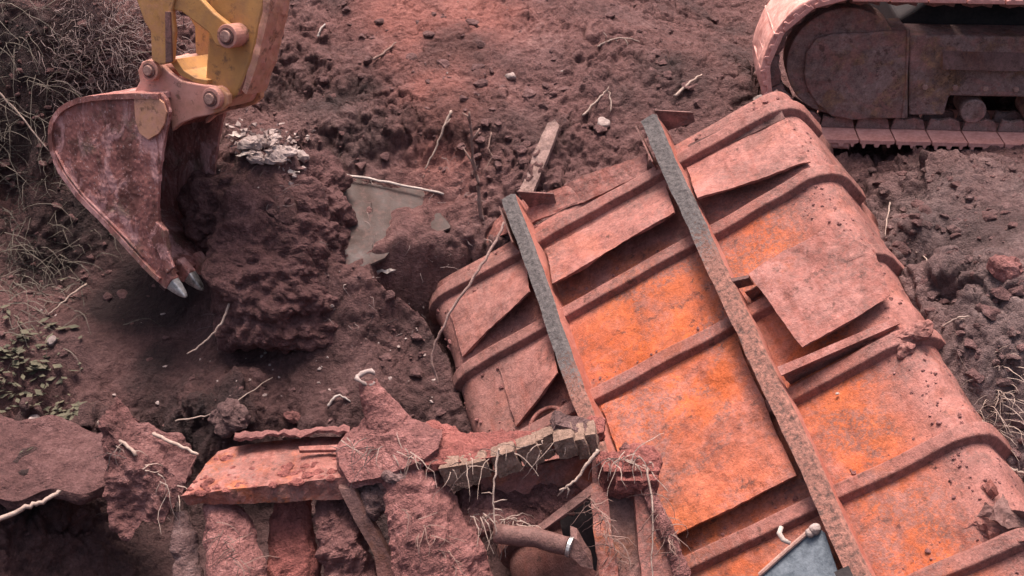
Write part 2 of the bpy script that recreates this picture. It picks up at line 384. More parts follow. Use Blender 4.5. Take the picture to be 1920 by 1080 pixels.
# ------------------------------------------------------------------ ground
CP = [  # pixel x, y and height above the even bank
 # upper band, left to right
 (-200, 60, .6), (60, 60, .5), (200, 60, .45), (330, 60, .25), (480, 60, .12), (640, 60, .12), (820, 60, .22), (1000, 60, .15), (1200, 60, .2), (1370, 90, .25),
 (160, 190, .25), (300, 190, .1), (60, 260, .0), (-150, 300, .0), (700, 200, .05), (560, 190, -.03), (860, 200, .2), (1000, 200, .12), (1180, 190, .15), (1350, 160, .28),
 (440, 200, -.02), (520, 200, -.08),
 # hollow behind and under the bucket
 (40, 390, -.55), (180, 400, -.66), (270, 430, -.72), (120, 500, -.70), (-150, 520, -.3), (20, 560, -.50), (250, 560, -.66),
 (150, 640, -.5), (320, 640, -.62), (-150, 680, -.2), (480, 700, -.5),
 # the block of earth beside the bucket
 (380, 330, .1), (450, 300, .32), (540, 310, .34), (600, 330, .28), (360, 400, -.15), (420, 390, .22), (520, 400, .26), (600, 420, .15),
 (370, 520, -.5), (450, 560, -.38), (540, 560, -.30), (620, 560, -.2), (400, 620, -.75), (500, 640, -.6), (620, 650, -.42),
 # puddle and the ground left of the wreck
 (680, 520, -.18), (780, 560, -.34), (720, 620, -.42), (800, 700, -.52), (870, 800, -.55), (690, 720, -.42), (560, 760, -.4), (860, 340, .0), (960, 300, .05), (1100, 270, .12),
 (820, 450, -.20),
 # left foreground
 (40, 720, -.12), (180, 750, -.25), (330, 760, -.42), (60, 840, -.18), (-150, 850, -.14), (430, 780, -.4),
 # pit below the ledge
 (-100, 990, -.95), (120, 980, -1.0), (300, 980, -1.05), (500, 980, -1.0), (700, 980, -.95), (900, 980, -.85), (1100, 1000, -.8),
 (80, 1130, -.75), (500, 1130, -.9), (900, 1130, -.9), (-100, 890, -.9), (80, 880, -.95), (280, 860, -.9), (560, 860, -.85), (760, 850, -.75), (960, 860, -.75),
 # right mound
 (1640, 330, .02), (1600, 295, -.22), (1550, 275, -.2), (1660, 290, -.15), (1725, 300, .40), (1800, 330, .60), (1920, 330, .55), (2050, 340, .5), (1665, 400, .20), (1715, 420, .62), (1780, 450, .98), (1900, 480, 1.05), (2050, 500, 1.0), (1730, 570, .28), (1775, 560, .74),
 (1800, 620, .86), (1900, 650, .95), (2050, 650, .8), (1880, 780, .66), (1960, 820, .72), (2000, 950, .65), (2050, 1050, .6), (1940, 900, .5),
]
pts = np.array([P(a, b, h) for a, b, h in CP]); hv = np.array([c[2] for c in CP])
bench = []                              # the bench the tracked machine stands on
for lx in (-.15, .5, 1.5, 2.6, 3.6):
    for ly in (-.05, .45, 1.0, 2.4):
        if (lx < 1.2 and ly < .2) or (lx < 0 and ly < .5): continue
        q = TO + tx * lx + ty * ly; bench.append((q[0], q[1], TZ0 - .02 - KS * q[1]))
bench = np.array(bench)
ring = [(9 * math.cos(a), 1.5 + 8 * math.sin(a), 0) for a in np.linspace(0, 2 * math.pi, 14)[:-1]]
cx = np.concatenate([pts[:, :2], bench[:, :2], np.array(ring)[:, :2]]); ch = np.concatenate([hv, bench[:, 2], np.zeros(len(ring))])
def phi(r2): return np.sqrt(r2 + .05 ** 2)
D2 = ((cx[:, None] - cx[None]) ** 2).sum(-1)
A = np.zeros((len(cx) + 1, len(cx) + 1)); A[:-1, :-1] = phi(D2) - np.eye(len(cx)) * .03; A[-1, :-1] = 1; A[:-1, -1] = 1
sol = np.linalg.solve(A, np.append(ch, 0))
def hfield(x, y):
    o = np.full(x.shape, sol[-1])
    for (a, b), wgt in zip(cx, sol[:-1]): o += wgt * phi((x - a) ** 2 + (y - b) ** 2)
    far = smooth(6.5, 10, np.sqrt(x ** 2 + (y - 1.5) ** 2)); return o * (1 - far)
ST = .0105
def axis(lo, hi, wide):
    fine = np.arange(lo, hi, ST); ext = np.array([.03, .08, .18, .4, .8, 1.5, 3, 6, 12, 25, wide]); return np.concatenate([lo - ext[::-1], fine, fine[-1] + ext])
gx = axis(-4.7, 4.7, 60); gy = axis(-2.75, 5.2, 60)
GX, GY = np.meshgrid(gx, gy); shp = GX.shape; x = GX.ravel(); y = GY.ravel()
z = KS * y + hfield(x, y)
# puddle basin: level water
PUD = [(632, 345), (700, 338), (770, 352), (834, 385), (838, 425), (800, 440), (770, 455), (735, 462), (722, 478), (690, 492), (648, 490), (634, 440)]
HS = -.16                               # the sheet lies along the bank
pp = np.array([P(a, b, HS)[:2] for a, b in PUD]); zp = KS * y + HS
def sdist(x, y, poly):
    d = np.full(x.shape, 1e9); ins = np.zeros(x.shape, bool); n = len(poly)
    for i in range(n):
        a = poly[i]; b = poly[(i + 1) % n]; e = b - a
        t = np.clip(((x - a[0]) * e[0] + (y - a[1]) * e[1]) / (e @ e), 0, 1)
        d = np.minimum(d, np.hypot(x - a[0] - t * e[0], y - a[1] - t * e[1]))
        c = (a[1] > y) != (b[1] > y); ins ^= c & (x < e[0] * (y - a[1]) / (e[1] + 1e-12) + a[0])
    return np.where(ins, -d, d)
near = (np.abs(x - pp[:, 0].mean()) < 2.2) & (np.abs(y - pp[:, 1].mean()) < 2.2)
sp = np.full(x.shape, 9.0); sp[near] = sdist(x[near], y[near], pp)
isl = np.zeros_like(x); pn_ = p3 = np.stack([x, y, z], 1)
for (a_, b_, r_, h_) in [(775, 430, .13, .09), (750, 450, .10, .07), (752, 415, .08, .06), (660, 400, .05, .05), (710, 470, .06, .05), (800, 400, .07, .05), (690, 395, .05, .045), (825, 372, .10, .07)]:
    c_ = P(a_, b_, HS); dd = np.hypot(x - c_[0], (y - c_[1]) * .8) / r_; isl += h_ * np.exp(-dd ** 2 * 1.3)
isl[near] += .03 * vnoise(p3[near] * 6, 5) + .022 * vnoise(p3[near] * 17, 6)
sp[near] += .07 * vnoise(p3[near] * 4, 25) + .05 * vnoise(p3[near] * 11, 26)
amt = 1 - smooth(0.0, .38, sp); z = z * (1 - amt) + amt * (zp + np.where(sp < 0, np.maximum(-.035, sp * .6), np.minimum(.04, sp * .45)) + isl)
# red streak, grey zones, and damp zones that also carry painted shade
p3 = np.stack([x, y, z], 1)
# normals of the smooth base
Z2 = z.reshape(shp); dzx = np.gradient(Z2, gx, axis=1).ravel(); dzy = np.gradient(Z2, gy, axis=0).ravel()
nn = np.stack([-dzx, -dzy, np.ones_like(x)], 1); nn /= np.linalg.norm(nn, axis=1)[:, None]
rough = .55 + .75 * smooth(-.25, .45, vnoise(p3 * .9 + 3, 21)) 
# calmer mud in the hollow and round the puddle
flat_c = P(330, 640, -.7); calm = 1 - .72 * np.exp(-(((x - flat_c[0]) / 1.15) ** 2 + ((y - flat_c[1]) / .55) ** 2))
calm *= 1 - .72 * (1 - smooth(-.05, .22, sp))
wx = .5 * vnoise(p3 * 5, 5) + .22 * vnoise(p3 * 14, 15); wy_ = .5 * vnoise(p3 * 5, 6) + .22 * vnoise(p3 * 14, 16)
B1 = blocks(x * 3.6 + wx, y * 3.6 + wy_, 3); B2 = blocks(x * 9 + 1.6 * wx, y * 9 + 1.6 * wy_, 4); B3 = blocks(x * 21 + 2.5 * wx, y * 21 + 2.5 * wy_, 14)
pm = smooth(-.15, .35, vnoise(p3 * 1.3 + 9, 31)); pm2 = smooth(-.2, .3, vnoise(p3 * 2.2 + 5, 33))
detail = (.085 * fbm(p3 * 1.7, 3, 40) + .040 * billow(p3 * 4.2, 3, 50) + .085 * pm * B1 + .048 * (.35 + .65 * pm2) * B2 + .014 * B3
          + .014 * billow(p3 * 17, 2, 60) + .008 * vnoise(p3 * 46, 70))
inner = (np.abs(x) < 5) & (y > -3) & (y < 5.6)
p3 = p3 + nn * (detail * rough * calm * np.where(inner, 1, 0))[:, None]
# nothing of the ground pokes through the dump body or the machine
q = p3 - WO; lu = q @ wu; lv = q @ wv; lz = q @ wn_
inb = (lu > -1.78) & (lu < .90) & (lv < .84) & (lv > -3.6)
edge = np.minimum.reduce([lu + 1.78, .90 - lu, .84 - lv]); lim = -.16 - .45 * smooth(0, .35, edge)
outd = np.maximum.reduce([-1.78 - lu, lu - .90, lv - .84, np.zeros_like(lu)])
lim = np.where(inb, lim, -.07 + 2.8 * outd + .05 * vnoise(p3 * 7, 12))
drop = np.where((lv > -3.6) & (outd < .5) & (lz > lim), (lz - lim) / wn_[2] * .96, 0); p3[:, 2] -= drop
q = p3 - TO; lx = q @ tx; ly = q @ ty
int_ = (lx > -.05) & (lx < 4.2) & (ly > -.06) & (ly < .72); p3[:, 2] = np.where(int_, np.minimum(p3[:, 2], TZ0 + .02), p3[:, 2])
GZ = p3[:, 2].reshape(shp)
def ground_z(x, y):
    i = min(max(np.searchsorted(gx, x) - 1, 0), len(gx) - 2); j = min(max(np.searchsorted(gy, y) - 1, 0), len(gy) - 2)
    a = (x - gx[i]) / (gx[i + 1] - gx[i]); b = (y - gy[j]) / (gy[j + 1] - gy[j])
    return (GZ[j, i] * (1 - a) + GZ[j, i + 1] * a) * (1 - b) + (GZ[j + 1, i] * (1 - a) + GZ[j + 1, i + 1] * a) * b
def G(px, py, lift=0.0):                # first point of the ground along a line of sight
    r = ray(px, py); t = max(4.5, (KS * CAM[1] + 1.3 - CAM[2]) / (r[2] - KS * r[1]))
    while t < 16:
        q = CAM + r * t
        if q[2] < ground_z(q[0], q[1]): break
        t += .03
    lo, hi = t - .03, t
    for _ in range(8):
        m = (lo + hi) / 2; q = CAM + r * m
        if q[2] < ground_z(q[0], q[1]): hi = m
        else: lo = m
    q = CAM + r * hi; return q + np.array((0, 0, lift))
def zone(pxs, sx, sy, h=0):
    o = np.zeros_like(x)
    for (a, b) in pxs:
        c = P(a, b, h); o = np.maximum(o, np.exp(-(((x - c[0]) / sx) ** 2 + ((y - c[1]) / sy) ** 2)))
    return o
nz = .5 + .9 * fbm(p3 * 2.6, 4, 90)
redz = np.clip(zone([(760, 20), (800, 80), (820, 140), (850, 200), (880, 0), (930, 20)], .30, .36, .15) * (nz + .55) + .22 * nz, 0, 1)
wet_shade = 1.25 * zone([(180, 430), (80, 470), (290, 480), (120, 350), (40, 330), (250, 540), (60, 220)], .42, .32, -.55)  # hollow left of the bucket: its deep shade painted as dark wet soil
wet_shade = np.maximum(wet_shade, .50 * zone([(420, 660), (150, 620), (600, 700), (760, 740)], .7, .4, -.5))
wet_shade = np.maximum(wet_shade, .6 * zone([(540, 190), (590, 220)], .28, .25, -.1))
wet_shade = np.maximum(wet_shade, .45 * zone([(420, 580), (380, 500), (520, 620)], .35, .25, -.4))
wet_shade = np.maximum(wet_shade, .8 * zone([(100, 1000), (300, 1000), (500, 1000), (700, 1000), (900, 1000), (1080, 1000)], .6, .7, -.95))
wet_shade = np.maximum(wet_shade, .75 * zone([(1290, 170), (1250, 140), (1400, 120)], .25, .22, .2))
wet_shade = np.maximum(wet_shade, .85 * 0 * sp)
wet_shade = np.clip(wet_shade * (.55 + .8 * nz) + .55 * smooth(.12, .42, fbm(p3 * 1.15 + 4, 4, 130)), 0, 1)
gryz = np.clip(zone([(1800, 420), (1880, 520), (1900, 680), (1760, 330), (1920, 350), (1960, 800)], .65, .6, .7) * (nz + .4) + .35 * zone([(620, 240), (660, 260)], .3, .3), 0, 1)
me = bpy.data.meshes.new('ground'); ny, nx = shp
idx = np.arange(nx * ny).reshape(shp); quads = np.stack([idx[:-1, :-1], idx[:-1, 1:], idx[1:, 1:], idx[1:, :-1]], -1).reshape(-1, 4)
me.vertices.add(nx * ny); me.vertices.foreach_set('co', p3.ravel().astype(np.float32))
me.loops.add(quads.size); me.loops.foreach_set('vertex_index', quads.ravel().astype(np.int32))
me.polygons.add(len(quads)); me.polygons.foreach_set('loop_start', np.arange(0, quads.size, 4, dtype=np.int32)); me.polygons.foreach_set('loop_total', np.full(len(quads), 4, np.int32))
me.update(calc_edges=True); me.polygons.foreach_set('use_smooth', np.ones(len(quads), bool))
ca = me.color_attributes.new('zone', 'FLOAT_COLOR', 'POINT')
ca.data.foreach_set('color', np.stack([redz, wet_shade, gryz, np.ones_like(x)], 1).ravel().astype(np.float32))
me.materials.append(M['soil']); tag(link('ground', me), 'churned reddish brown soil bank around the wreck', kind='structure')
# grey sheet half buried in the bank
b = MB(); c = pp.mean(0); poly = [(c[0] + (a[0] - c[0]) * 1.10, c[1] + (a[1] - c[1]) * 1.10, KS * (c[1] + (a[1] - c[1]) * 1.10) + HS - .014) for a in pp]
b.prism(poly, (0, 0, .014)); tag(b.build('buried_sheet', 'sheet', maxe=.07, amp=.006, scale=3), 'flat wet grey sheet half buried in the soil behind the dump body', 'sheet')

# ------------------------------------------------------------------ overturned dump body
UL, UR, VT, VB = -1.80, .865, .80, -3.3
RC = .17
body = empty('dump_body', frame(WO, wu, wv, wn_), 'big rusty orange steel dump body lying overturned with ribs and two sills showing', 'dump body')
def cross(sv):                          # floor cross-section: arc length from the left -> (u, z, normal)
    flat = (UR - RC) - (UL + RC); arc = RC * math.pi / 2 * .92; down = .55
    if sv < down: a = R(83); base = (UL + RC - RC * math.sin(a), -RC + RC * math.cos(a)); t = down - sv; return base[0] - t * math.cos(a) * 1.0, base[1] - t * math.sin(a), (-math.sin(a), math.cos(a))
    sv -= down
    if sv < arc: a = (1 - sv / arc) * R(83); return UL + RC - RC * math.sin(a), -RC + RC * math.cos(a), (-math.sin(a), math.cos(a))
    sv -= arc
    if sv < flat: return UL + RC + sv, 0.0, (0, 1)
    sv -= flat
    if sv < arc: a = sv / arc * R(83); return UR - RC + RC * math.sin(a), -RC + RC * math.cos(a), (math.sin(a), math.cos(a))
    sv -= arc; a = R(83); return UR - RC + RC * math.sin(a) + sv * math.cos(a), -RC + RC * math.cos(a) - sv * math.sin(a), (math.sin(a), math.cos(a))
SLEN = .55 * 2 + RC * math.pi * .92 + (UR - UL - 2 * RC)
def dent(q):
    u, v, zz = q
    d = .022 * mn.noise(Vector((u * 1.3, v * 1.3, 1))) + .010 * mn.noise(Vector((u * 3.7, v * 3.7, 4)))
    er = max(0, (u - .45) / .4); d += .03 * er * mn.noise(Vector((u * 2.2, v * 2.6, 9))) + .02 * er * mn.noise(Vector((u * 8, v * 8, 3)))
    el = max(0, (-1.4 - u) / .4); d += .035 * el * mn.noise(Vector((u * 2.2, v * 2.6, 19)))
    uu = u + .025 * max(er, el) * mn.noise(Vector((3, v * 2.1, 5))) + .022 * max(er, el) * mn.noise(Vector((3, v * 9, 5)))
    return (uu, v, zz + d)
def wearf(q, nrm):
    u, v, zz = q
    mid = 1.3 * math.exp(-((u + .50) / .56) ** 2) * (1 / (1 + math.exp((v + .02) * 18)))
    rt = 1.1 * math.exp(-((u - .33) / .26) ** 2) * (1 / (1 + math.exp((v - .05) * 9)))
    o = max(mid, rt) * (1.0 if v > -1.05 or u > 0 else .62)
    pk = max(0, min(1, .25 + .8 * max(0, (u - .40) / .3) + .75 * max(0, (-1.0 - u) / .3) + .5 * max(0, (v - .0) * 1.3)))
    pk = max(pk, .9 * math.exp(-(((u + .45) / .3) ** 2 + ((v + 1.35) / .25) ** 2)))
    dk = .45 * max(0, min(1, (-1.05 - u) / .25)) + .35 * math.exp(-(((u + .7) / .2) ** 2 + ((v + 1.25) / .2) ** 2))
    return (min(1, o * 1.15), pk * (1 - .75 * o), dk)
b = MB(); ss = np.concatenate([np.linspace(0, .55, 5)[:-1], np.linspace(.55, .55 + RC * math.pi / 2 * .92, 12)[:-1], np.linspace(.55 + RC * math.pi / 2 * .92, SLEN - .55 - RC * math.pi / 2 * .92, 60)[:-1], np.linspace(SLEN - .55 - RC * math.pi / 2 * .92, SLEN - .55, 12)[:-1], np.linspace(SLEN - .55, SLEN, 5)])
vv = np.linspace(VT, VB, 130); rows = []
for v in vv: rows.append([(cross(t)[0], v, cross(t)[1]) for t in ss])
b.sweep(rows, close=False, cap=False)
fl = b.build('floor_sheet', 'rust', body, smooth=True, fix=False, dent=dent, wear=wearf)
sm = fl.modifiers.new('thickness', 'SOLIDIFY'); sm.thickness = .012; sm.offset = 0
# ribs: top-hat channels wrapping over the rounded sides
RIBV = [.665, .055, -.575, -1.150, -1.760, -2.350, -2.95]
def make_rib(v0, s0, s1, h=.056, wd=.098, skew=0.0, name='rib', lab=None, wob=.012):
    rings = []
    for t in np.linspace(s0, s1, 64):
        u, zz, (nu, nz_) = cross(t); r = []
        for (dv, dh) in ((wd / 2 + .012, -.004), (wd / 2 - .012, h), (-wd / 2 + .012, h), (-wd / 2 - .012, -.004)):
            dvv = v0 + dv + skew * (u + .47) + wob * mn.noise(Vector((u * 2.1, v0 * 3, 2))); r.append((u + nu * dh, dvv, zz + nz_ * dh))
        rings.append(r)
    b = MB(); b.sweep(rings)
    o = b.build(name, 'rust', body, dent=dent, bevel=.008, maxe=.09, wear=lambda q, n: (wearf(q, n)[0] * .25, min(1, wearf(q, n)[1] + .35), wearf(q, n)[2] + (.25 if abs(n[1]) > .6 else .18)))
    if lab: o['label'] = lab
    return o
for i, v0 in enumerate(RIBV):
    make_rib(v0, .28, SLEN - .30, skew=[-.015, 0, .01, 0.0, -.01, 0, 0][i])
# longitudinal sills
SU = (-.99, .035); SH = .175
def sill(u0, v0, v1, wtop, wdt):
    b = MB(); rings = []
    for v in np.linspace(v0, v1, 60):
        k = .016 * mn.noise(Vector((u0, v * 1.7, 0))) + .006 * mn.noise(Vector((u0, v * 6, 0))); c = u0 + k
        rings.append([(c - wdt / 2, v, SH), (c + wdt / 2 - .01, v, SH + .004 * mn.noise(Vector((v * 5, 1, 1)))), (c + wdt / 2 + .008, v, SH - .025), (c + wdt / 2 + .008, v, -.03), (c + wdt / 2 - .012, v, -.03), (c + wdt / 2 - .012, v, SH - .04),
                      (c - wdt / 2 + .03, v, SH - .035), (c - wdt / 2, v, SH - .045)])
    b.sweep(rings)
    def wr(q, n):
        top = n[2] > .5; g = max(0, min(1, .80 + (q[1] - wtop) * .9))
        return (g if top else .12, 0.0 if top else .9, 0)
    o = b.build('sill', 'sill', body, maxe=.03, amp=.003, scale=10, fine=.002, rag=.0015, wear=wr)
    return o
sill(SU[0], 1.0, -1.2, -.1, .086)
sill(SU[1], .97, -2.75, .25, .096)['label'] = 'long sill with dark worn paint at its upper end'
# triangular gussets standing along the ribs
def gusset(u_in, u_out, v, h_in, h_out=.0, th=.010, name='gusset', lean=0.0, dv=0.0, mat='rust'):
    poly = [(u_in, v, -.02), (u_in, v + lean * h_in, h_in), (u_out, v + dv + lean * h_out, h_out + .02), (u_out, v + dv, -.02)]
    b = MB(); b.prism(poly, (0, th, 0))
    return b.build(name, mat, body, maxe=.03, amp=.006, scale=4, dent=None, rag=.005, wear=lambda q, n: (.05, .55, .2))
def bay(u_in, u_out, v_hi, v_lo, h, h_out=.012, v_out=None, name='bay_plate', mat='rust', **kw):
    v_out = v_lo if v_out is None else v_out; b = MB()
    b.prism([(u_in, v_hi, .004), (u_in, v_lo, h), (u_out, v_out, h_out), (u_out, v_hi - .04, .004)], (0, 0, .016))
    return b.build(name, mat, body, maxe=.024, amp=.012, scale=4, rag=.003, dent=lambda q: (q[0], q[1], dent(q)[2]), wear=kw.get('wear', lambda q, n: (wearf(q, n)[0] * .5, min(1, wearf(q, n)[1] + .25), wearf(q, n)[2] * .7)))
bay(-1.06, -1.66, .59, .225, .165, v_out=.150)
bay(-.915, -.05, .585, .215, .135, .150)
bay(.115, .78, .585, .215, .160, v_out=.150)
bay(-1.06, -1.46, -.02, -.40, .155, v_out=-.49)
bay(-1.06, -1.42, -.66, -.99, .14, v_out=-1.06)
bay(-.915, -.05, -.655, -1.615, .085, .095, name='cover_plate', wear=wearf)['label'] = 'wide cover plate between the sills, stained orange and grey'
gusset(-.92, -.05, -2.26, .11, .10, name='cross_plate')
gusset(.115, .35, -.49, .12, .05)
# flanged gusset of the fourth rib and the loose sheet lying over it
g = gusset(.115, .74, -1.075, .165, .02)
a0, a1 = np.array((.110, -1.07, .168)), np.array((.77, -1.05, .03))
b = MB(); b.prism([a0 + (0, -.028, 0), a1 + (0, -.02, 0), a1 + (0, .02, 0), a0 + (0, .028, 0)], (0, 0, .010)); b.build('gusset_flange', 'rust_pink', body, maxe=.1, amp=.004)
cs = [WL(1404, 515, .15), WL(1506, 652, .165), WL(1590, 605, .10), WL(1672, 556, .05), WL(1640, 470, .035), WL(1560, 425, .03), WL(1470, 470, .08)]
b = MB(); b.prism(cs, (0, 0, .010)); b.build('loose_sheet', 'rust_pink', body, maxe=.022, amp=.016, scale=3.2, rag=.0035)['label'] = 'flat pinkish loose sheet spanning two ribs'
b = MB(); b.prism([WL(1366, 522, .16), WL(1404, 515, .15), WL(1404, 521, .15), WL(1367, 530, .16)], (0, 0, -.09)); b.build('bracket', 'rust_dark', body, bevel=.003)
# end flange torn from the upper rib
fp = [(834, 498, -.06), (905, 430, -.02), (958, 386, .02), (1100, 330, .05), (1213, 288, .07)]
lo_ = [(845, 497, -.06), (900, 462, -.03), (958, 432, .0), (1110, 372, .03), (1213, 322, .05)]
b = MB(); tp = [WL(a, c, d) for a, c, d in fp]; bt = [WL(a, c, d) for a, c, d in lo_]
b.sweep([[p, q, q - np.array((0, 0, .012)), p - np.array((0, 0, .012))] for p, q in zip(tp, bt)])
b.build('end_flange', 'rust_pink', body, maxe=.025, amp=.016, scale=3.5, fine=.003, rag=.005)['label'] = 'pale bent end flange peeling off the edge'
b = MB(); tp = [WL(1290, 272, .03), WL(1380, 232, .03), WL(1460, 196, .02)]; bt = [WL(1296, 300, .0), WL(1385, 262, .0), WL(1472, 222, .0)]
b.sweep([[p, q, q - np.array((0, 0, .012)), p - np.array((0, 0, .012))] for p, q in zip(tp, bt)])
b.build('end_flange', 'rust_dark', body, maxe=.06, amp=.01, scale=3.5)
# end wall going down behind the edge
b = MB(); b.prism([(UL + .05, VT + .01, -.05), (UR - .05, VT + .01, -.05), (UR - .1, VT + .03, -.5), (UL + .1, VT + .03, -.5)], (0, .012, 0)); b.build('end_wall', 'rust_dark', body, maxe=.12, amp=.01)
# wings at the sill ends
for u0 in SU:
    b = MB(); b.prism([(u0 + .07, .99, SH + .0), (u0 + .27, .90, .075), (u0 + .25, .87, .02), (u0 + .07, .94, .0)], (0, .010, 0)); b.build('wing_plate', 'rust_dark', body, bevel=.002)
    b = MB(); b.prism([(u0 - .075, .97, SH - .01), (u0 - .075, .66, SH - .03), (u0 - .085, .66, .0), (u0 - .085, .97, -.02)], (-.010, 0, 0)); b.build('side_plate', 'rust_dark', body, bevel=.002)
# small tab, hook and blue-grey bracket plate
t0 = WL(1383, 790, .0); b = MB(); b.prism([t0 + (-.055, .06, -.01), t0 + (.05, .06, -.01), t0 + (.05, -.03, .045), t0 + (-.03, -.05, .045)], (0, 0, .022)); b.build('tab', 'rust_pink', body, bevel=.004)
b = MB(); b.prism([WL(1422, 1082, .10), WL(1528, 984, .12), WL(1548, 1000, .12), WL(1590, 1130, .10), WL(1440, 1170, .10)], (0, 0, .012)); b.build('bracket_plate', 'blue_steel', body, maxe=.08, amp=.003)['label'] = 'blue grey steel bracket plate bolted on the sill'
b = MB(); b.tube([WL(1424, 1078, .12), WL(1475, 1032, .135), WL(1530, 985, .14)], .013, 8); b.build('bracket_rib', 'pin', body)
b = MB(); b.tube([WL(1465, 988, .14), WL(1461, 1000, .15), WL(1468, 1012, .155), WL(1482, 1019, .14)], [.012, .014, .013, .010], 8); b.build('hook', 'pale', body, smooth=True)
b = MB(); b.blob(WL(1528, 992, .15), (.03, .03, .025)); b.blob(WL(1518, 1000, .15), (.02, .025, .02)); b.build('bolt_lump', 'pale_stone', body, amp=.006, scale=30)
b = MB(); b.box(WL(1583, 1078, SH), (.075, .06, .02)); b.build('slot', 'black_steel', body)  # hole in the sill, its shade drawn as a near-black box
# crumpled ends and earth stuck along the right edge
for (px, py, zz, r) in [(1690, 632, .03, .07), (1725, 622, .02, .06), (1700, 655, .02, .05)]:
    b = MB(); b.blob(WL(px, py, zz), (r, r * .7, r * .5), seg=20, ring=12); b.build('torn_edge', 'rust_pink', body, amp=.03, scale=11, fine=.012)
for (pl_, zz) in [([(1832, 968), (1846, 940), (1862, 948), (1880, 925), (1896, 955), (1925, 962), (1930, 985), (1890, 992), (1868, 975)], .045), ([(1800, 1000), (1830, 975), (1850, 985), (1880, 1000), (1930, 1000), (1930, 1012), (1860, 1022)], .03), ([(1842, 915), (1858, 900), (1872, 925), (1860, 940)], .03)]:
    b = MB(); b.prism([WL(a, c, zz + .03 * ((i * 7) % 3 - 1)) for i, (a, c) in enumerate(pl_)], (0, 0, -.012)); b.build('torn_edge', 'rust_dark' if zz > .03 else 'rust_pink', body, maxe=.03, amp=.02, scale=11, fine=.006)

# ------------------------------------------------------------------ tracked undercarriage
trk = empty('crawler_excavator', frame(TO, tx, ty, tz), 'excavator undercarriage with pink dusted crawler track standing on the bank', 'excavator')
TR, TL, TW = .490, 4.0, .60            # end radius, straight run, shoe width
per = 2 * TL + 2 * math.pi * TR; NS = 46; pitch = per / NS
def loop(t, r=TR):                      # position and outward normal along the track loop (x, z)
    t %= per
    if t < TL: return TR + t, TR - r, 0, -1, 1, 0
    t -= TL
    if t < math.pi * TR: a = t / TR; return TR + TL + r * math.sin(a), TR - r * math.cos(a), math.sin(a), -math.cos(a), math.cos(a), math.sin(a)
    t -= math.pi * TR
    if t < TL: return TR + TL - t, TR + r, 0, 1, -1, 0
    t -= TL; a = t / TR; return TR - r * math.sin(a), TR + r * math.cos(a), -math.sin(a), math.cos(a), -math.cos(a), -math.sin(a)
b = MB(); hp = pitch / 2 * .965
prof = [(-hp, -.012), (-hp * .98, .016), (-hp * .86, .020), (-hp * .80, .050), (-hp * .68, .050), (-hp * .62, .018), (-.02, .018), (-.012, .042), (.012, .042), (.02, .018), (hp * .55, .018), (hp * .62, .042), (hp * .74, .042), (hp * .8, .018), (hp, .012), (hp, -.014)]
b.prism([(p, 0, -q) for p, q in prof], (0, TW, 0))
shoe0 = b.build('track_shoe', 'track_pink', trk, bevel=.004)
b = MB(); b.prism([(-hp, 0, .016), (hp, 0, .016), (hp * .8, 0, .085), (hp * .25, 0, .10), (-hp * .3, 0, .085), (-hp * .85, 0, .10)], (0, .04, 0))
link0 = b.build('track_link', 'frame_dirty', trk, bevel=.004)
def place(o, t, yy=0.0):
    px_, pz_, nx_, nz_, tx_, tz_ = loop(t)
    # local axes of a shoe: x along travel, z inwards
    o.matrix_local = Matrix(((tx_, 0, -nx_, px_), (0, 1, 0, yy), (tz_, 0, -nz_, pz_), (0, 0, 0, 1)))
for k in range(NS):
    trio = (shoe0, link0, link0.copy()) if k == 0 else (shoe0.copy(), link0.copy(), link0.copy())
    for o, yy in zip(trio, (0, .20, .36)):
        if o is not shoe0 and o is not link0: col.objects.link(o); o.parent = trk
        place(o, k * pitch + .04, yy)
# track frame, idler guard, rollers
def xz(pts_, y0, y1, name, mat, bev=.012, **kw):
    b = MB(); b.prism([(a, y0, c) for a, c in pts_], (0, y1 - y0, 0)); return b.build(name, mat, trk, bevel=bev, **kw)
def TLc(px, py, yo=.0):
    q = hit_plane(px, py, TO + ty * yo, ty) - TO; return (q @ tx, q @ tz)
gp = [TLc(a, c, .16) for a, c in [(1508, 140), (1512, 100), (1530, 74), (1560, 64), (1702, 58), (1702, 222), (1640, 224), (1596, 226), (1560, 218), (1532, 196), (1514, 168)]]
xz(gp, .16, .44, 'idler_guard', 'frame_dirty', .03, maxe=.12, amp=.006, scale=5)['label'] = 'rounded muddy guard over the front idler'
b = MB(); ic = (TR + .02, .3, TR); b.tube([(ic[0], .19, ic[2]), (ic[0], .41, ic[2])], TR - .115, 40, upv=(0, 0, 1)); b.build('idler_wheel', 'frame_dirty', trk, bevel=.01)
fpz = [TLc(a, c, .17) for a, c in [(1704, 66), (1940, 66), (1940, 178), (1780, 180), (1770, 216), (1704, 216)]]
xz([fpz[0], (5.0, fpz[1][1]), (5.0, fpz[2][1]), fpz[3], fpz[4], fpz[5]], .17, .43, 'track_frame', 'frame_dirty', .015, maxe=.3, amp=.004, scale=3)
st = [TLc(a, c, .15) for a, c in [(1700, 56), (1707, 56), (1703, 120), (1698, 160), (1697, 222), (1690, 222)]]
xz([st[0], st[1], st[2], st[4], st[5], st[3]], .145, .175, 'weld_seam', 'frame_dirty', .006)
for k in range(9):
    b = MB(); bxk = fpz[0][0] + .16 + .2 * k; b.tube([(bxk, .150, fpz[2][1] + .04), (bxk, .18, fpz[2][1] + .04)], .020, 6, upv=(0, 0, 1)); b.build('bolt', 'pin', trk, bevel=.003)
lg = [TLc(a, c, .12) for a, c in [(1772, 96), (1772, 128)]]
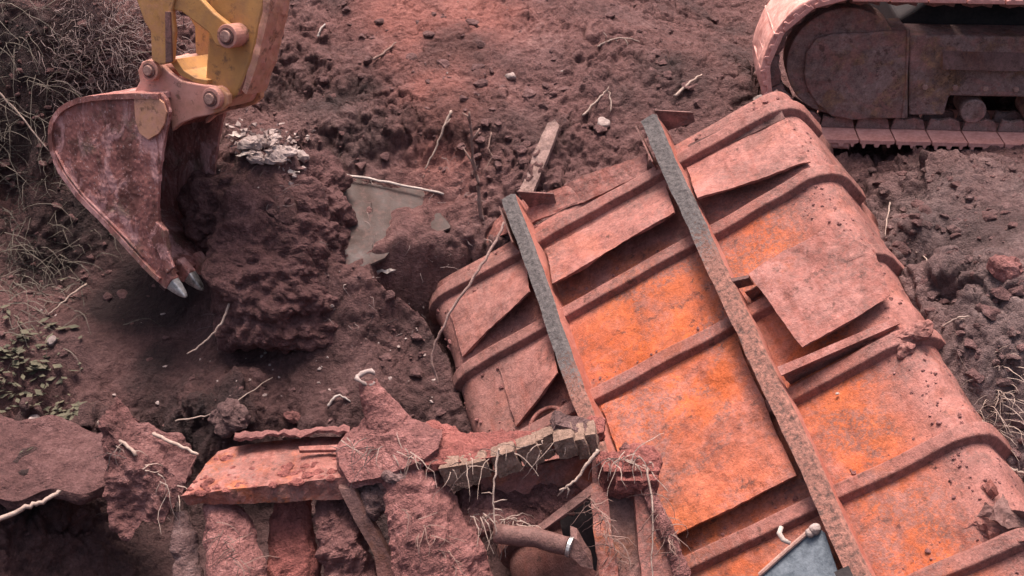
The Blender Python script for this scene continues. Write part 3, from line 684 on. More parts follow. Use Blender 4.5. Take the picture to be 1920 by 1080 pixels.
b = MB(); b.prism([(lg[0][0], .10, lg[1][1]), (5.0, .10, lg[1][1]), (5.0, .20, lg[0][1] + .03), (lg[0][0], .20, lg[0][1] + .03)], (0, .02, .03)); b.build('step_ledge', 'rust_dark', trk, bevel=.006, maxe=.2, amp=.004)
for k in range(8):
    cxr = TLc(1826, 200, .2)[0] + .42 * k - .0
    b = MB(); b.tube([(cxr, .18, .165), (cxr, .42, .165)], .085, 20, upv=(0, 0, 1)); b.build('track_roller', 'frame_dirty', trk, bevel=.008)
    if k % 3 == 1:
        b = MB(); b.tube([(cxr, .22, .93), (cxr, .40, .93)], .06, 16, upv=(0, 0, 1)); b.build('carrier_roller', 'black_steel', trk)
b = MB(); b.prism([(.9, .46, .35), (4.2, .46, .35), (4.2, .46, .98), (1.3, .46, .98), (.9, .46, .7)], (0, 1.6, 0)); b.build('car_body', 'black_steel', trk, bevel=.02)  # middle of the machine, added near black to darken the gap behind the track
b = MB(); b.prism([(1.3, .30, 1.20), (4.6, .30, 1.20), (4.6, .30, 2.3), (1.5, .30, 2.3), (1.1, .30, 1.9)], (0, 2.2, 0)); b.build('upper_deck', 'yellow', trk, bevel=.03, wear=lambda q, n: (.5, 0, 0))  # upper body of the machine, out of view, added to shade the track
b = MB(); b.tube([(2.8, 1.1, .9), (2.8, 1.1, 1.22)], .6, 32, upv=(0, 1, 0)); b.build('turntable', 'black_steel', trk)
# belt of caked mud over the foremost shoes
b = MB(); rr = []
for t in np.linspace(-1.62, .10, 60):
    p_ = loop(per + t, TR + .056 + .006 * math.sin(t * 9)); q_ = loop(per + t, TR - .004); rr.append([(p_[0], .012, p_[1]), (p_[0], TW - .03, p_[1]), (q_[0], TW - .03, q_[1]), (q_[0], .012, q_[1])])
b.sweep(rr); b.build('mud_cake', 'track_pink', trk, maxe=.022, amp=.012, scale=5, fine=.002, smooth=True)['label'] = 'smooth pink mud caked over the front of the track'

# ------------------------------------------------------------------ excavator arm with bucket
BA, BT = R(24), R(13)
by = np.array((math.sin(BA) * math.cos(BT), math.cos(BA) * math.cos(BT), -math.sin(BT)))
bx = np.array((math.cos(BA), -math.sin(BA), 0)); bz = np.cross(bx, by)
BO = PD(300, 176, 7.75); BW = .60
arm = empty('digging_excavator', frame(BO, bx, by, bz), 'yellow excavator arm reaching down with a mud smeared bucket at its end', 'excavator')
def BL(px, py, yo=0.0):
    q = hit_plane(px, py, BO + by * yo, by) - BO; return (q @ bx, yo, q @ bz)
def arm_plate(pxs, y0, y1, name, mat, parent=arm, ref=None, bev=.006, **kw):
    b = MB(); b.prism([BL(a, c, y0 if ref is None else ref)[:1] + (y0,) + BL(a, c, y0 if ref is None else ref)[2:] for a, c in pxs], (0, y1 - y0, 0)); return b.build(name, mat, parent, bevel=bev, **kw)
back = [(300, 175), (251, 174), (205, 176), (173, 179), (149, 183), (131, 190), (115, 200), (105, 212), (97, 226), (94, 244), (94, 262), (98, 284), (105, 305), (115, 325), (130, 347), (146, 368), (165, 388), (186, 409), (205, 428), (224, 448), (240, 466), (257, 484), (270, 499), (284, 514), (300, 528)]
front = [(318, 506), (314, 470), (311, 434), (297, 416), (296, 378), (298, 330), (304, 284), (313, 240), (318, 210), (311, 188)]
pb = [BL(a, c) for a, c in back]; pf = [BL(a, c) for a, c in front]
bucket_o = None
wy = lambda q, n: (min(1, .55 + max(0, .35 - q[0] * .5)), 0, 0)
b = MB(); rings = []
for i, p in enumerate(pb):
    t = unit(np.array(pb[min(i + 1, len(pb) - 1)]) - np.array(pb[max(i - 1, 0)])); o = np.array((t[2], 0, -t[0])) * -1
    pc = np.array(p); rings.append([pc + (0, -.022, 0), pc + (0, BW + .02, 0), pc + o * .034 + (0, BW + .02, 0), pc + o * .034 + (0, -.022, 0)])
b.sweep(rings); bucket = b.build('bucket', 'bucket', arm, maxe=.05, amp=.004, scale=9, fine=.002)
bucket['label'] = 'digging bucket smeared with pink mud, mouth turned right'
for y0, nm in ((0, 'side_plate'), (BW - .025, 'side_plate')):
    b = MB(); b.prism([(p[0], y0, p[2]) for p in pb + pf], (0, .025, 0)); b.build(nm, 'bucket', bucket, maxe=.016, amp=.008, scale=9, fine=.003)
wp = [(253, 180), (275, 178), (296, 181), (309, 192), (315, 210), (311, 232), (300, 250), (280, 262), (264, 250), (256, 225)]
b = MB(); b.prism([BL(a, c, -.002) for a, c in wp], (0, -.014, 0)); b.build('wear_plate', 'yellow', bucket, bevel=.004, wear=lambda q, n: (.55, 0, 0))
sc_ = [(296, 414), (313, 431), (318, 470), (330, 500), (316, 512), (300, 470), (285, 440)]
b = MB(); b.prism([BL(a, c, -.002) for a, c in sc_], (0, -.026, 0)); b.build('side_cutter', 'bucket', bucket, bevel=.005, maxe=.05, amp=.004)
rg = [(97, 286), (118, 328), (150, 370), (190, 410), (228, 448), (262, 486)]
b = MB()
for off in (0,):
    b.tube([BL(a + 8, c - 3, -.004) for a, c in rg], .014, 6, flat=.6)
b.build('edge_bead', 'bucket', bucket, amp=.004, scale=20, smooth=True)
# teeth
a0 = np.array(BL(296, 512)); a1 = np.array(BL(343, 560)); td = unit(a1 - a0); tn = np.array((td[2], 0, -td[0]))
tl = np.linalg.norm(a1 - a0)
for k in range(4):
    yc = .035 + k * (BW - .07) / 3; b = MB()
    for (f0, f1, w0, w1, h0, h1) in ((-.08, .45, .040, .038, .056, .046),):
        b.sweep([[a0 + td * tl * f + (0, yc - a0[1], 0) + tn * sg * h + np.array((0, sy * w_, 0)) for sg, sy in ((-1, -1), (-1, 1), (1, 1), (1, -1))] for f, w_, h in ((f0, w0, h0), (f1, w1, h1))])
    o = b.build('tooth_adapter', 'bucket', bucket, bevel=.01, maxe=.05, amp=.004)
    b = MB(); b.sweep([[a0 + td * tl * f + (0, yc - a0[1], 0) + tn * sg * h + np.array((0, sy * w_, 0)) for sg, sy in ((-1, -1), (-1, 1), (1, 1), (1, -1))] for f, w_, h in ((.38, .034, .044), (.62, .032, .033), (.85, .024, .020), (1.0, .013, .008))])
    b.build('tooth', 'steel_worn', bucket, bevel=.010, smooth=True)
# ears and linkage
ears = [(250, 174), (262, 152), (258, 132), (266, 116), (282, 110), (298, 118), (316, 136), (340, 152), (372, 158), (388, 160), (412, 164), (428, 178), (428, 196), (414, 209), (392, 216), (366, 221), (338, 232), (322, 246), (318, 212), (311, 188), (298, 176)]
for y0 in (.10, .44):
    arm_plate(ears, y0, y0 + .045, 'bucket_ear', 'yellow', ref=.10, wear=lambda q, n: (.85 if q[0] < .32 else .45, 0, 0), bev=.008, maxe=.06)
b = MB(); b.prism([BL(a, c, .12) for a, c in [(300, 180), (322, 182), (350, 196), (372, 214), (336, 228), (322, 240), (314, 215)]], (0, .34, 0)); b.build('ear_bridge', 'mud_red', arm, maxe=.04, amp=.012, scale=10, fine=.005)
def pin(px, py, y0, y1, r, name='pin', ry=None):
    p = BL(px, py, y0 if ry is None else ry); b = MB()
    b.tube([(p[0], y0, p[2]), (p[0], y1, p[2])], r, 24, upv=(0, 0, 1)); o = b.build(name, 'yellow', arm, bevel=.004, wear=lambda q, n: (.75, 0, 0))
    b = MB(); b.tube([(p[0], y0 - .022, p[2]), (p[0], y0 + .01, p[2])], r * .50, 18, upv=(0, 0, 1)); b.build('pin_head', 'pin', o, bevel=.004)
    b = MB(); b.tube([(p[0], y0 - .008, p[2]), (p[0], y0 + .004, p[2])], r * .72, 24, upv=(0, 0, 1)); b.build('washer', 'rust_dark', o)
    return o
pin(280, 132, .055, .53, .062); pin(395, 185, .055, .53, .066); pin(425, 68, .045, .55, .070)
arm_poly = [(395, -420), (560, -420), (520, -120), (498, 0), (478, 96), (462, 140), (446, 178), (428, 200), (404, 206), (386, 192), (384, 150), (388, 90), (392, 30), (396, -60)]
arm_plate(arm_poly, .17, .37, 'stick', 'yellow', bev=.02, wear=lambda q, n: (.15 + .5 * max(0, n[0]) + .25 * max(0, .2 - q[2]), 0, 0), maxe=.12)['label'] = 'tapering yellow stick of the arm'
arm_plate([(452, 170), (474, 108), (492, 20), (503, -60), (513, -60), (503, 30), (482, 120), (462, 178)], .165, .375, 'stick_front_wear', 'yellow', bev=.006, maxe=.03, amp=.008, scale=12, wear=lambda q, n: (.62, 0, 0))
lk = [(262, -200), (256, 0), (270, 40), (282, 60), (284, 112), (300, 122), (322, 118), (326, 60), (322, 20), (330, -10), (340, -200)]
for y0 in (.055, .49):
    arm_plate(lk, y0, y0 + .04, 'tipping_link', 'yellow', ref=.055, bev=.008, wear=lambda q, n: (.25, 0, 0), maxe=.08)
arm_plate([(309, 22), (318, 22), (322, 116), (310, 118)], .040, .058, 'link_groove', 'rust_dark', bev=.003)
dl = [(300, -60), (322, -60), (400, 24), (436, 52), (444, 76), (428, 92), (404, 86), (392, 62), (340, 22), (302, 14), (270, 6), (272, -40)]
for y0 in (.07, .47):
    arm_plate(dl, y0, y0 + .045, 'guide_link', 'yellow', ref=.07, bev=.008, wear=lambda q, n: (.15, 0, 0), maxe=.08)
arm_plate([(320, 118), (336, 140), (362, 154), (388, 160), (388, 150), (366, 146), (344, 132), (330, 110)], .12, .45, 'ear_gusset', 'yellow', bev=.004, wear=lambda q, n: (.2, 0, 0))
# ------------------------------------------------------------------ block of earth beside the bucket
b = MB()
for (px, py, d, r) in [(515, 350, 8.60, (.46, .34, .22)), (520, 400, 8.48, (.48, .34, .28)), (518, 450, 8.40, (.48, .33, .30)), (520, 500, 8.35, (.46, .32, .30)), (525, 550, 8.32, (.44, .30, .28)), (530, 600, 8.34, (.42, .30, .20)), (610, 470, 8.45, (.16, .24, .32)), (400, 400, 8.55, (.22, .26, .28))]: b.blob(PD(px, py, d), r, seg=60, ring=36)
tag(b.build('earth_block', 'mud_dark', amp=.10, scale=3.2, fine=.022), 'rounded block of dark brown earth standing right of the bucket', 'earth block')
# ------------------------------------------------------------------ ledge of earth over the pit
def slab_grid(fn, nu, nv, thick, name, mat, amp, scale, fine, parent=None, thick_fn=None):
    b = MB(); top = [[np.array(fn(i / (nu - 1), j / (nv - 1))) for i in range(nu)] for j in range(nv)]
    k = 0; vs = [p for r in top for p in r]; bt = [p - np.array((0, 0, thick if thick_fn is None else thick_fn(i % nu / (nu - 1), i // nu / (nv - 1)))) for i, p in enumerate(vs)]; n = nu * nv; fs = []
    for j in range(nv - 1):
        for i in range(nu - 1):
            a = j * nu + i; fs.append((a, a + 1, a + nu + 1, a + nu)); fs.append((n + a, n + a + nu, n + a + nu + 1, n + a + 1))
    for i in range(nu - 1): fs.append((i, n + i, n + i + 1, i + 1)); a = (nv - 1) * nu + i; fs.append((a, a + 1, n + a + 1, n + a))
    for j in range(nv - 1): a = j * nu; fs.append((a, a + nu, n + a + nu, n + a)); a = j * nu + nu - 1; fs.append((a, n + a, n + a + nu, a + nu))
    b.add(vs, fs) if False else b.add(vs + bt, fs)
    return b.build(name, mat, parent, smooth=True, amp=amp, scale=scale, fine=fine)
def ledge(i, j):
    px = -190 + i * 500; base = 935 - 22 * max(0, px) / 200 + 8 * math.sin(px * .05)
    py = base - (1 - j) * (170 - 110 * i * i); h = -.05 - .14 * (1 - j) - .08 * i + .03 * math.sin(px * .031 + j * 3); return P(px, py, h)
tag(slab_grid(ledge, 90, 44, .055, 'ground_ledge', 'mud_dark', .034, 2.6, .012), 'overhanging ledge of reddish soil above the dark pit', kind='structure')
# ------------------------------------------------------------------ broken frame in the foreground
def single(b, name, mat, label, cat, group=None, **kw):
    return tag(b.build(name, mat, None, **kw), label, cat, group)
# orange beam with a torn lip
beam = empty('steel_beam', Matrix.Translation(Vector(PD(500, 900, 6.9))), 'rusty orange steel beam lying across the pit under a torn lip', 'beam')
bo = PD(500, 900, 6.9)
b = MB(); rr = []
for t in np.linspace(0, 1, 16):
    xl = lambda a, c: a + (c - a) * t
    bend = 14 * math.sin(t * 2.6) * (1 - t)
    rr.append([PD(xl(338, 662), xl(930, 893) - bend * .2, 6.70) - bo, PD(xl(408, 668), xl(846, 815) - bend, 7.12) - bo, PD(xl(408, 668), xl(880, 850), 7.14) - bo, PD(xl(352, 662), xl(948, 936), 6.73) - bo])
b.sweep(rr); b.build('web', 'rust_orange', beam, maxe=.04, amp=.010, scale=7, fine=.004)
b = MB(); rr = []
for t in np.linspace(0, 1, 22):
    px = 440 + 215 * t; py = 815 - 12 * t + 4.5 * mn.noise(Vector((t * 6, 2, 1))) + 5 * mn.noise(Vector((t * 15, 7, 1)))
    rr.append([PD(px, py + 5 + 3 * math.sin(t * 14), 6.98) - bo, PD(px, py - 4, 7.15) - bo, PD(px, py - 2, 7.16) - bo, PD(px, py + 9 + 3 * math.sin(t * 14), 6.985) - bo])
b.sweep(rr); b.build('torn_lip', 'mud_light', beam, amp=.008, scale=12)['label'] = 'wavy grey torn lip along the back edge'
b = MB(); b.prism([PD(560, 842, 6.93) - bo, PD(650, 838, 6.93) - bo, PD(650, 848, 6.9) - bo, PD(562, 850, 6.9) - bo], (0, .0, .02)); b.build('rib', 'rust_pink', beam, bevel=.003)
b = MB()
for k in range(70):
    tt = rnd.random(); ss_ = rnd.random() ** 1.6; q = PD(338 + 324 * tt, 930 - 37 * tt, 6.70) * (1 - ss_) + PD(408 + 260 * tt, 846 - 31 * tt, 7.12) * ss_ - bo; r0 = rnd.uniform(.008, .030)
    b.blob(q, (r0 * 1.3, r0, r0 * .55), seg=9, ring=6)
b.build('mud_crust', 'mud_red', beam, amp=.010, scale=22, fine=.005)['kind'] = 'stuff'
# ragged curtain of soil and roots
b = MB(); b.prism([PD(a, c, 6.85) for a, c in [(188, 792), (222, 828), (262, 858), (300, 868), (345, 905), (336, 935), (318, 950), (300, 985), (268, 978), (240, 1012), (212, 990), (198, 930), (192, 860)]], (.03, .22, .02))
single(b, 'soil_curtain', 'mud', 'torn curtain of root bound soil hanging beside the orange beam', 'soil clump', maxe=.035, amp=.038, scale=5.5, fine=.014, smooth=True)
# posts of mud under the beam
def post(pp_, rad, name, mat, label, cat, group=None, amp=.032, sc=4.5, fl=.7):
    pts_ = [PD(*p) for p in pp_]; b = MB(); m = 24; P_ = []; R_ = []
    for i in range(m):
        t = i / (m - 1) * (len(pts_) - 1); k = min(int(t), len(pts_) - 2); f = t - k; P_.append(pts_[k] * (1 - f) + pts_[k + 1] * f); R_.append(rad[k] * (1 - f) + rad[k + 1] * f)
    b.tube(P_, R_, 22, flat=fl); return single(b, name, mat, label, cat, group, amp=amp, scale=sc, fine=amp * .28, smooth=True, maxe=.022, seed=int(pp_[0][0]) % 17)
post([(398, 940, 6.82), (428, 985, 6.80), (440, 1060, 6.72), (446, 1140, 6.65)], [.055, .125, .155, .17], 'mud_post', 'mud_light', 'pinkish mud caked post, broadest of those under the orange beam', 'post', 'mud posts under the beam')
post([(338, 958, 6.9), (345, 1010, 6.86), (352, 1080, 6.8), (352, 1150, 6.75)], [.04, .07, .085, .09], 'mud_post', 'mud_grey', 'thin grey mud post at the left end of the orange beam', 'post', 'mud posts under the beam')
post([(545, 925, 6.95), (545, 980, 6.92), (548, 1060, 6.85), (552, 1150, 6.8)], [.09, .105, .15, .17], 'mud_post', 'mud_red', 'reddish mud post in shadow at the middle of the orange beam', 'post', 'mud posts under the beam')
post([(625, 915, 6.85), (640, 970, 6.82), (655, 1040, 6.78), (660, 1140, 6.72)], [.07, .12, .14, .15], 'mud_post', 'mud', 'crumbling mud post at the right end of the orange beam', 'post', 'mud posts under the beam', amp=.075)
b = MB(); b.prism([PD(a, c, 6.68) for a, c in [(634, 915), (664, 918), (740, 1060), (745, 1130), (715, 1130), (700, 1040)]], (0, .05, 0))
single(b, 'steel_strut', 'rust_dark', 'dark rusty strut slanting down beside the grey mud column', 'strut', maxe=.08, amp=.01)
# muddy hub with its spindle
hub = empty('axle_hub', Matrix.Translation(Vector(PD(730, 850, 6.7))), 'mud caked axle hub with a ring topped spindle pointing up', 'hub'); ho = PD(730, 850, 6.7)
b = MB(); rr = []
for (a, c, d, e, g_) in [(636, 840, 636, 872, 6.72), (660, 800, 655, 905, 6.70), (700, 775, 700, 898, 6.66), (745, 776, 750, 880, 6.62), (790, 790, 795, 862, 6.62), (830, 806, 826, 838, 6.66)]:
    q0 = PD(a, c, g_ + .22) - ho; q1 = PD(d, e, g_ - .04) - ho; q2 = PD(d, e + 12, g_) - ho; q3 = PD(a, c + 30, g_ + .3) - ho; rr.append([q0, (q0 + q1) / 2 + (0, 0, .05), q1, q2, q3])
b.sweep(rr); b.build('hub_cover', 'mud_light', hub, maxe=.035, amp=.022, scale=6, fine=.008, smooth=True)
b = MB(); b.tube([PD(742, 830, 6.86) - ho, PD(730, 800, 6.85) - ho, PD(716, 770, 6.84) - ho, PD(704, 746, 6.83) - ho, PD(696, 730, 6.83) - ho, PD(690, 714, 6.83) - ho], [.14, .125, .095, .072, .058, .050], 32); b.build('spindle', 'mud_light', hub, maxe=.04, amp=.012, scale=8, fine=.006, smooth=True)
b = MB(); c0 = PD(686, 709, 6.80) - ho; b.tube([c0 + np.array((math.cos(a) * .05, math.sin(a) * .028, .012 * math.sin(a * 2) + math.sin(a) * .02)) for a in np.linspace(.3, 2 * math.pi - .4, 17)], [.008, .013, .016, .012, .014, .017, .012, .015, .011, .016, .014, .010, .015, .012, .016, .011, .006], 7); b.build('ring', 'pale_stone', hub, amp=.006, scale=20, smooth=True)['label'] = 'pale broken ring at the spindle tip'
b = MB()
for (px, py, d, r) in [(760, 905, 6.72, (.14, .12, .09)), (720, 930, 6.75, (.11, .09, .07)), (770, 940, 6.68, (.09, .08, .07)), (800, 890, 6.74, (.10, .08, .06)), (690, 905, 6.78, (.08, .07, .05)), (738, 895, 6.60, (.045, .045, .028)), (752, 950, 6.62, (.05, .05, .035)), (700, 955, 6.72, (.04, .05, .03))]: b.blob(PD(px, py, d) - ho, r, seg=22, ring=14)
b.build('underside_lumps', 'mud_grey', hub, amp=.045, scale=7, fine=.012, smooth=True)['kind'] = 'stuff'
post([(752, 872, 6.74), (775, 915, 6.68), (796, 965, 6.64), (815, 1020, 6.60), (830, 1090, 6.54), (840, 1160, 6.5)], [.10, .15, .18, .22, .27, .29], 'mud_column', 'mud_light', 'thick greyish mud column below the axle hub at the bottom edge', 'mud column', amp=.045, sc=5)
# curved chain of blocks with a crust of soil
chain = empty('block_chain', Matrix.Translation(Vector(PD(970, 860, 6.68))), 'curved row of weathered blocks under a crust of pink soil', 'block row'); co_ = PD(970, 860, 6.68)
bc = [(846, 892, 38, 34), (872, 888, 34, 34), (900, 884, 36, 36), (950, 872, 48, 44), (995, 856, 42, 42), (1020, 843, 30, 40), (1046, 832, 34, 44)]
for i, (px, py, wpx, hpx) in enumerate(bc):
    wd, hh = wpx / 357, hpx / 357 / .9; c0 = PD(px, py, 6.60 + .01 * (i % 2)) - co_
    an = R(-12 - 3 * i); ry = np.array(((math.cos(an), 0, math.sin(an)), (0, 1, 0), (-math.sin(an), 0, math.cos(an))))
    b = MB(); b.box((0, 0, 0), (wd * .94, .09, hh), ry); o = b.build('block', 'block', chain, maxe=.025, amp=.010, scale=14, fine=.005, seed=i); o.location = c0 + np.array((0, .05, 0))
for (px, py, d, sz, rz) in [(1060, 826, 6.58, (.10, .14, .12), .3), (1090, 828, 6.60, (.055, .14, .13), .25), (1110, 818, 6.62, (.05, .13, .12), .2), (1070, 798, 6.62, (.19, .12, .045), -.35)]:
    cz, sz_ = math.cos(rz), math.sin(rz); ry = np.array(((cz, 0, -sz_), (0, 1, 0), (sz_, 0, cz)))
    b = MB(); b.box((0, 0, 0), sz, ry); o = b.build('block', 'block' if sz[2] > .05 else 'mud_grey', chain, maxe=.025, amp=.014, scale=12, fine=.006, seed=px); o.location = PD(px, py, d) - co_
b = MB(); rr = []
for t in np.linspace(0, 1, 26):
    px = 800 + 330 * t; yt = 792 + 28 * math.sin(math.pi * min(1, t * 1.15)) * .9 - 8 * t; yb = 872 - 62 * t + 10 * math.sin(t * 3.1)
    q0 = PD(px, yt, 6.98) - co_; q1 = PD(px, yb, 6.60) - co_; q2 = q1 - np.array((0, 0, .035)); q3 = q0 - np.array((0, 0, .16)); rr.append([q0, q0 * .66 + q1 * .34 + (0, 0, .025), q0 * .33 + q1 * .67 + (0, 0, .02), q1, q2, q3])
b.sweep(rr); b.build('soil_crust', 'mud_red', chain, maxe=.03, amp=.028, scale=8, fine=.011, smooth=True)
# dim rusty plate and mud behind the blocks
b = MB(); b.prism([PD(a, c, 6.82) for a, c in [(900, 890), (1010, 872), (1120, 850), (1150, 900), (1115, 935), (1000, 925), (905, 935)]], (0, .02, 0)); single(b, 'rusty_plate', 'rust_orange', 'orange rusty plate in the shade under the row of blocks', 'plate', maxe=.06, amp=.012)
b = MB()
for (px, py, d, r) in [(930, 940, 6.86, (.22, .14, .09)), (1030, 935, 6.84, (.22, .14, .09)), (960, 980, 6.72, (.2, .12, .07)), (1060, 950, 6.78, (.12, .1, .07)), (890, 985, 6.70, (.14, .1, .08))]: b.blob(PD(px, py, d), r, seg=26, ring=16)
single(b, 'mud_heap', 'mud', 'heap of brown mud in the recess below the row of blocks', 'mud heap', amp=.05, scale=7, fine=.014, smooth=True)
# pipe
pipe = empty('steel_pipe', Matrix.Translation(Vector(PD(1020, 1015, 6.45))), 'dark steel pipe with a bright collar lying below the row of blocks', 'pipe'); po = PD(1020, 1015, 6.45)
b = MB(); b.tube([PD(930, 1000, 6.55) - po, PD(1000, 1008, 6.48) - po, PD(1066, 1024, 6.42) - po], .050, 20); b.build('tube', 'rust_dark', pipe, smooth=True, maxe=.03, amp=.007, scale=12)
b = MB(); b.tube([PD(1066, 1024, 6.42) - po, PD(1072, 1026, 6.415) - po], .054, 20); b.build('collar', 'steel_worn', pipe)
b = MB(); b.prism([PD(a, c, 6.40) - po for a, c in [(1070, 1006), (1082, 1012), (1108, 1054), (1112, 1066), (1090, 1062), (1068, 1042)]], (0, .07, .01)); b.build('pipe_end', 'rust_dark', pipe, maxe=.03, amp=.006, scale=12)
# angle iron and torn plate
def bar(p0, p1, wd, th, name, mat, label, cat, group=None, up=(0, 0, 1), **kw):
    p0, p1 = np.asarray(p0), np.asarray(p1); t = unit(p1 - p0); a = unit(np.cross(t, up)); c = np.cross(a, t); b = MB()
    for (da, dc, sa, sc2) in ((0, 0, wd, th), (-wd / 2 + th / 2, -wd / 2, th, wd - th * 1.02)):
        b.sweep([[p + a * (da + x_ * sa / 2) + c * (dc + y_ * sc2 / 2) for x_, y_ in ((-1, -1), (1, -1), (1, 1), (-1, 1))] for p in (p0 * (1 - k) + p1 * k for k in np.linspace(0, 1, 14))])
    return single(b, name, mat, label, cat, group, maxe=.06, amp=.005, **kw)
bar(PD(1000, 1000, 6.60), PD(1112, 918, 6.55), .06, .012, 'angle_iron', 'rust_dark', 'thin dark angle iron slanting up towards the channel frame', 'angle iron')
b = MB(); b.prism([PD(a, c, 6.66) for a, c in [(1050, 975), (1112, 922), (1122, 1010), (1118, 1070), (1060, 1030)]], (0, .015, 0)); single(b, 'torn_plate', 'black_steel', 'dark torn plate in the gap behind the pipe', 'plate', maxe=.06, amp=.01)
# channel frame with its muddy head
ch_ = empty('channel_frame', Matrix.Translation(Vector(PD(1180, 960, 6.5))), 'rusty channel frame with a muddy head standing before the dump body', 'frame'); c0_ = PD(1180, 960, 6.5)
def quad(pl, off, name, mat, par, org, **kw):
    b = MB(); b.prism([PD(*p) - org for p in pl], off); return b.build(name, mat, par, maxe=.05, amp=.010, scale=9, fine=.004, **kw)
quad([(1108, 925, 6.52), (1138, 922, 6.50), (1168, 1140, 6.30), (1128, 1140, 6.32)], (0, .08, 0), 'flange', 'rust_orange', ch_, c0_)
quad([(1136, 922, 6.56), (1190, 926, 6.56), (1215, 1140, 6.36), (1160, 1140, 6.36)], (0, .02, 0), 'web', 'rust_dark', ch_, c0_)
quad([(1188, 925, 6.48), (1232, 922, 6.46), (1275, 1140, 6.28), (1208, 1140, 6.28)], (0, .09, 0), 'flange', 'rust_pink', ch_, c0_)
b = MB(); b.box(PD(1178, 890, 6.55) - c0_, (.27, .16, .17)); b.box(PD(1190, 905, 6.47) - c0_, (.20, .08, .09)); b.blob(PD(1195, 862, 6.56) - c0_, (.13, .10, .06)); b.blob(PD(1150, 868, 6.55) - c0_, (.07, .08, .05)); b.build('head', 'mud_red', ch_, maxe=.03, amp=.022, scale=9, fine=.008, smooth=True)
b = MB(); b.prism([PD(a, c, 6.60) - c0_ for a, c in [(1112, 862), (1140, 850), (1138, 926), (1112, 926)]], (0, .03, 0)); b.build('side_lug', 'rust_pink', ch_, maxe=.05, amp=.012)
b = MB(); b.tube([PD(a, c, d) for a, c, d in [(1170, 838, 6.60), (1205, 880, 6.50), (1228, 950, 6.42), (1250, 1000, 6.38), (1272, 1050, 6.34), (1292, 1120, 6.28)]], [.022, .028, .030, .045, .036, .034], 12); single(b, 'mud_rod', 'mud_light', 'mud coated rod leaning down along the channel frame', 'rod', maxe=.03, amp=.014, scale=12, fine=.006, smooth=True)
b = MB()
for k in range(170):
    px_ = rnd.gauss(1215, 32); py_ = rnd.gauss(845, 34); q = WL(px_, py_, .012); q = WO + wu * q[0] + wv * q[1] + wn_ * q[2]; r0 = .006 + .026 * rnd.random() ** 2.2; b.blob(q, (r0, r0 * rnd.uniform(.7, 1.2), r0 * .7), seg=7, ring=5)
tag(single(b, 'soil_crumbs', 'clod', 'dark soil crumbs spilled on the dump body above the channel frame', 'soil', amp=.006, scale=30), kind='stuff')
b = MB(); c0 = WL(1030, 800, .02); b.tube([WO + wu * q[0] + wv * q[1] + wn_ * q[2] for q in (c0 + np.array((.12 * math.cos(a), .11 * math.sin(a), .02)) for a in np.linspace(0, math.pi, 14))], .014, 6)
single(b, 'bent_rod', 'rust_pink', 'small arched rusty rod beside the left sill of the dump body', 'rod', smooth=True)

# ------------------------------------------------------------------ loose things on the soil
def twig(pl, r0, label, mat='twig', cat='twig', name='twig', lift=.02, taper=.45, world=False, group='twigs and roots on the soil', br=None):
    q = [np.asarray(p) if world else G(p[0], p[1], lift if len(p) < 3 else p[2]) for p in pl]
    # smooth the line and roughen it a little
    Q = []
    for i in range(len(q) - 1):
        a, b_, c, d = q[max(i - 1, 0)], q[i], q[i + 1], q[min(i + 2, len(q) - 1)]
        for t in np.linspace(0, 1, 7)[:-1]: Q.append(.5 * ((2 * b_) + (c - a) * t + (2 * a - 5 * b_ + 4 * c - d) * t * t + (-a + 3 * b_ - 3 * c + d) * t ** 3))
    Q.append(q[-1]); n = len(Q); Q = [p + np.array([rnd.gauss(0, .003) for _ in range(3)]) for p in Q]
    r0 *= .85; b = MB(); b.tube(Q, [r0 * (1 - (1 - taper) * i / (n - 1)) for i in range(n)], 6)
    if br:
        for i, d in br: b.tube([Q[i], Q[i] + np.array(d) * .5 + np.array((.01, 0, .01)), Q[i] + np.array(d)], [r0 * .6, r0 * .5, r0 * .25], 5)
    return single(b, name, mat, label, cat, group, smooth=True)
twig([(632, 333, .03), (730, 353, .04), (832, 373, .04)], .012, 'straight pale stick lying along the back edge of the grey sheet', 'pale', 'stick', taper=.8)
twig([(846, 214, .02), (832, 250, .04), (818, 285, .03), (797, 322, .02)], .013, 'pale twig lying above the grey sheet, left of the upright stick', br=[(6, (.05, .02, .06))])
p0 = G(903, 408); twig([p0 + (0, 0, -.02), p0 + (-.02, .02, .22), p0 + (-.05, .04, .42), p0 + (-.075, .05, .74)], .019, 'upright bare stick growing from the soil beside the dump body', 'twig_brown', 'stick', world=True, br=[(8, (-.09, .02, .20)), (14, (.05, .02, .08)), (16, (-.05, 0, .07))])
twig([(922, 256), (916, 282), (922, 300), (908, 325)], .007, 'small curved rootlet right of the upright stick', 'twig_brown')
rt = [PD(946, 418, 7.90), PD(920, 470, 7.85), PD(885, 525, 7.80), PD(848, 580, 7.80), PD(818, 640, 7.82), PD(810, 680, 7.84), PD(822, 718, 7.86)]
twig(rt, .012, 'long thin bent root hanging over the left corner of the dump body', 'wood', 'root', world=True, taper=.7, br=[(5, (-.06, .02, .03))])
twig([PD(432, 530, 8.16), PD(428, 575, 8.12), PD(410, 612, 8.1), PD(385, 640, 8.1), PD(352, 664, 8.1)], .012, 'curved pale root below the bucket teeth', cat='root', world=True)
twig([PD(440, 520, 8.2), PD(462, 548, 8.16), PD(492, 572, 8.14), PD(494, 600, 8.15), PD(488, 634, 8.2)], .012, 'kinked pale root on the dark earth face right of the teeth', cat='root', world=True, br=[(7, (.02, -.02, -.12))])
twig([PD(600, 402, 8.45), PD(592, 430, 8.4), PD(584, 470, 8.36)], .012, 'short root on the edge of the earth block by the grey sheet', cat='root', mat='twig_brown', world=True)
twig([(596, 74), (602, 60), (610, 50)], .013, 'stubby pale twig right of the yellow arm', 'pale')
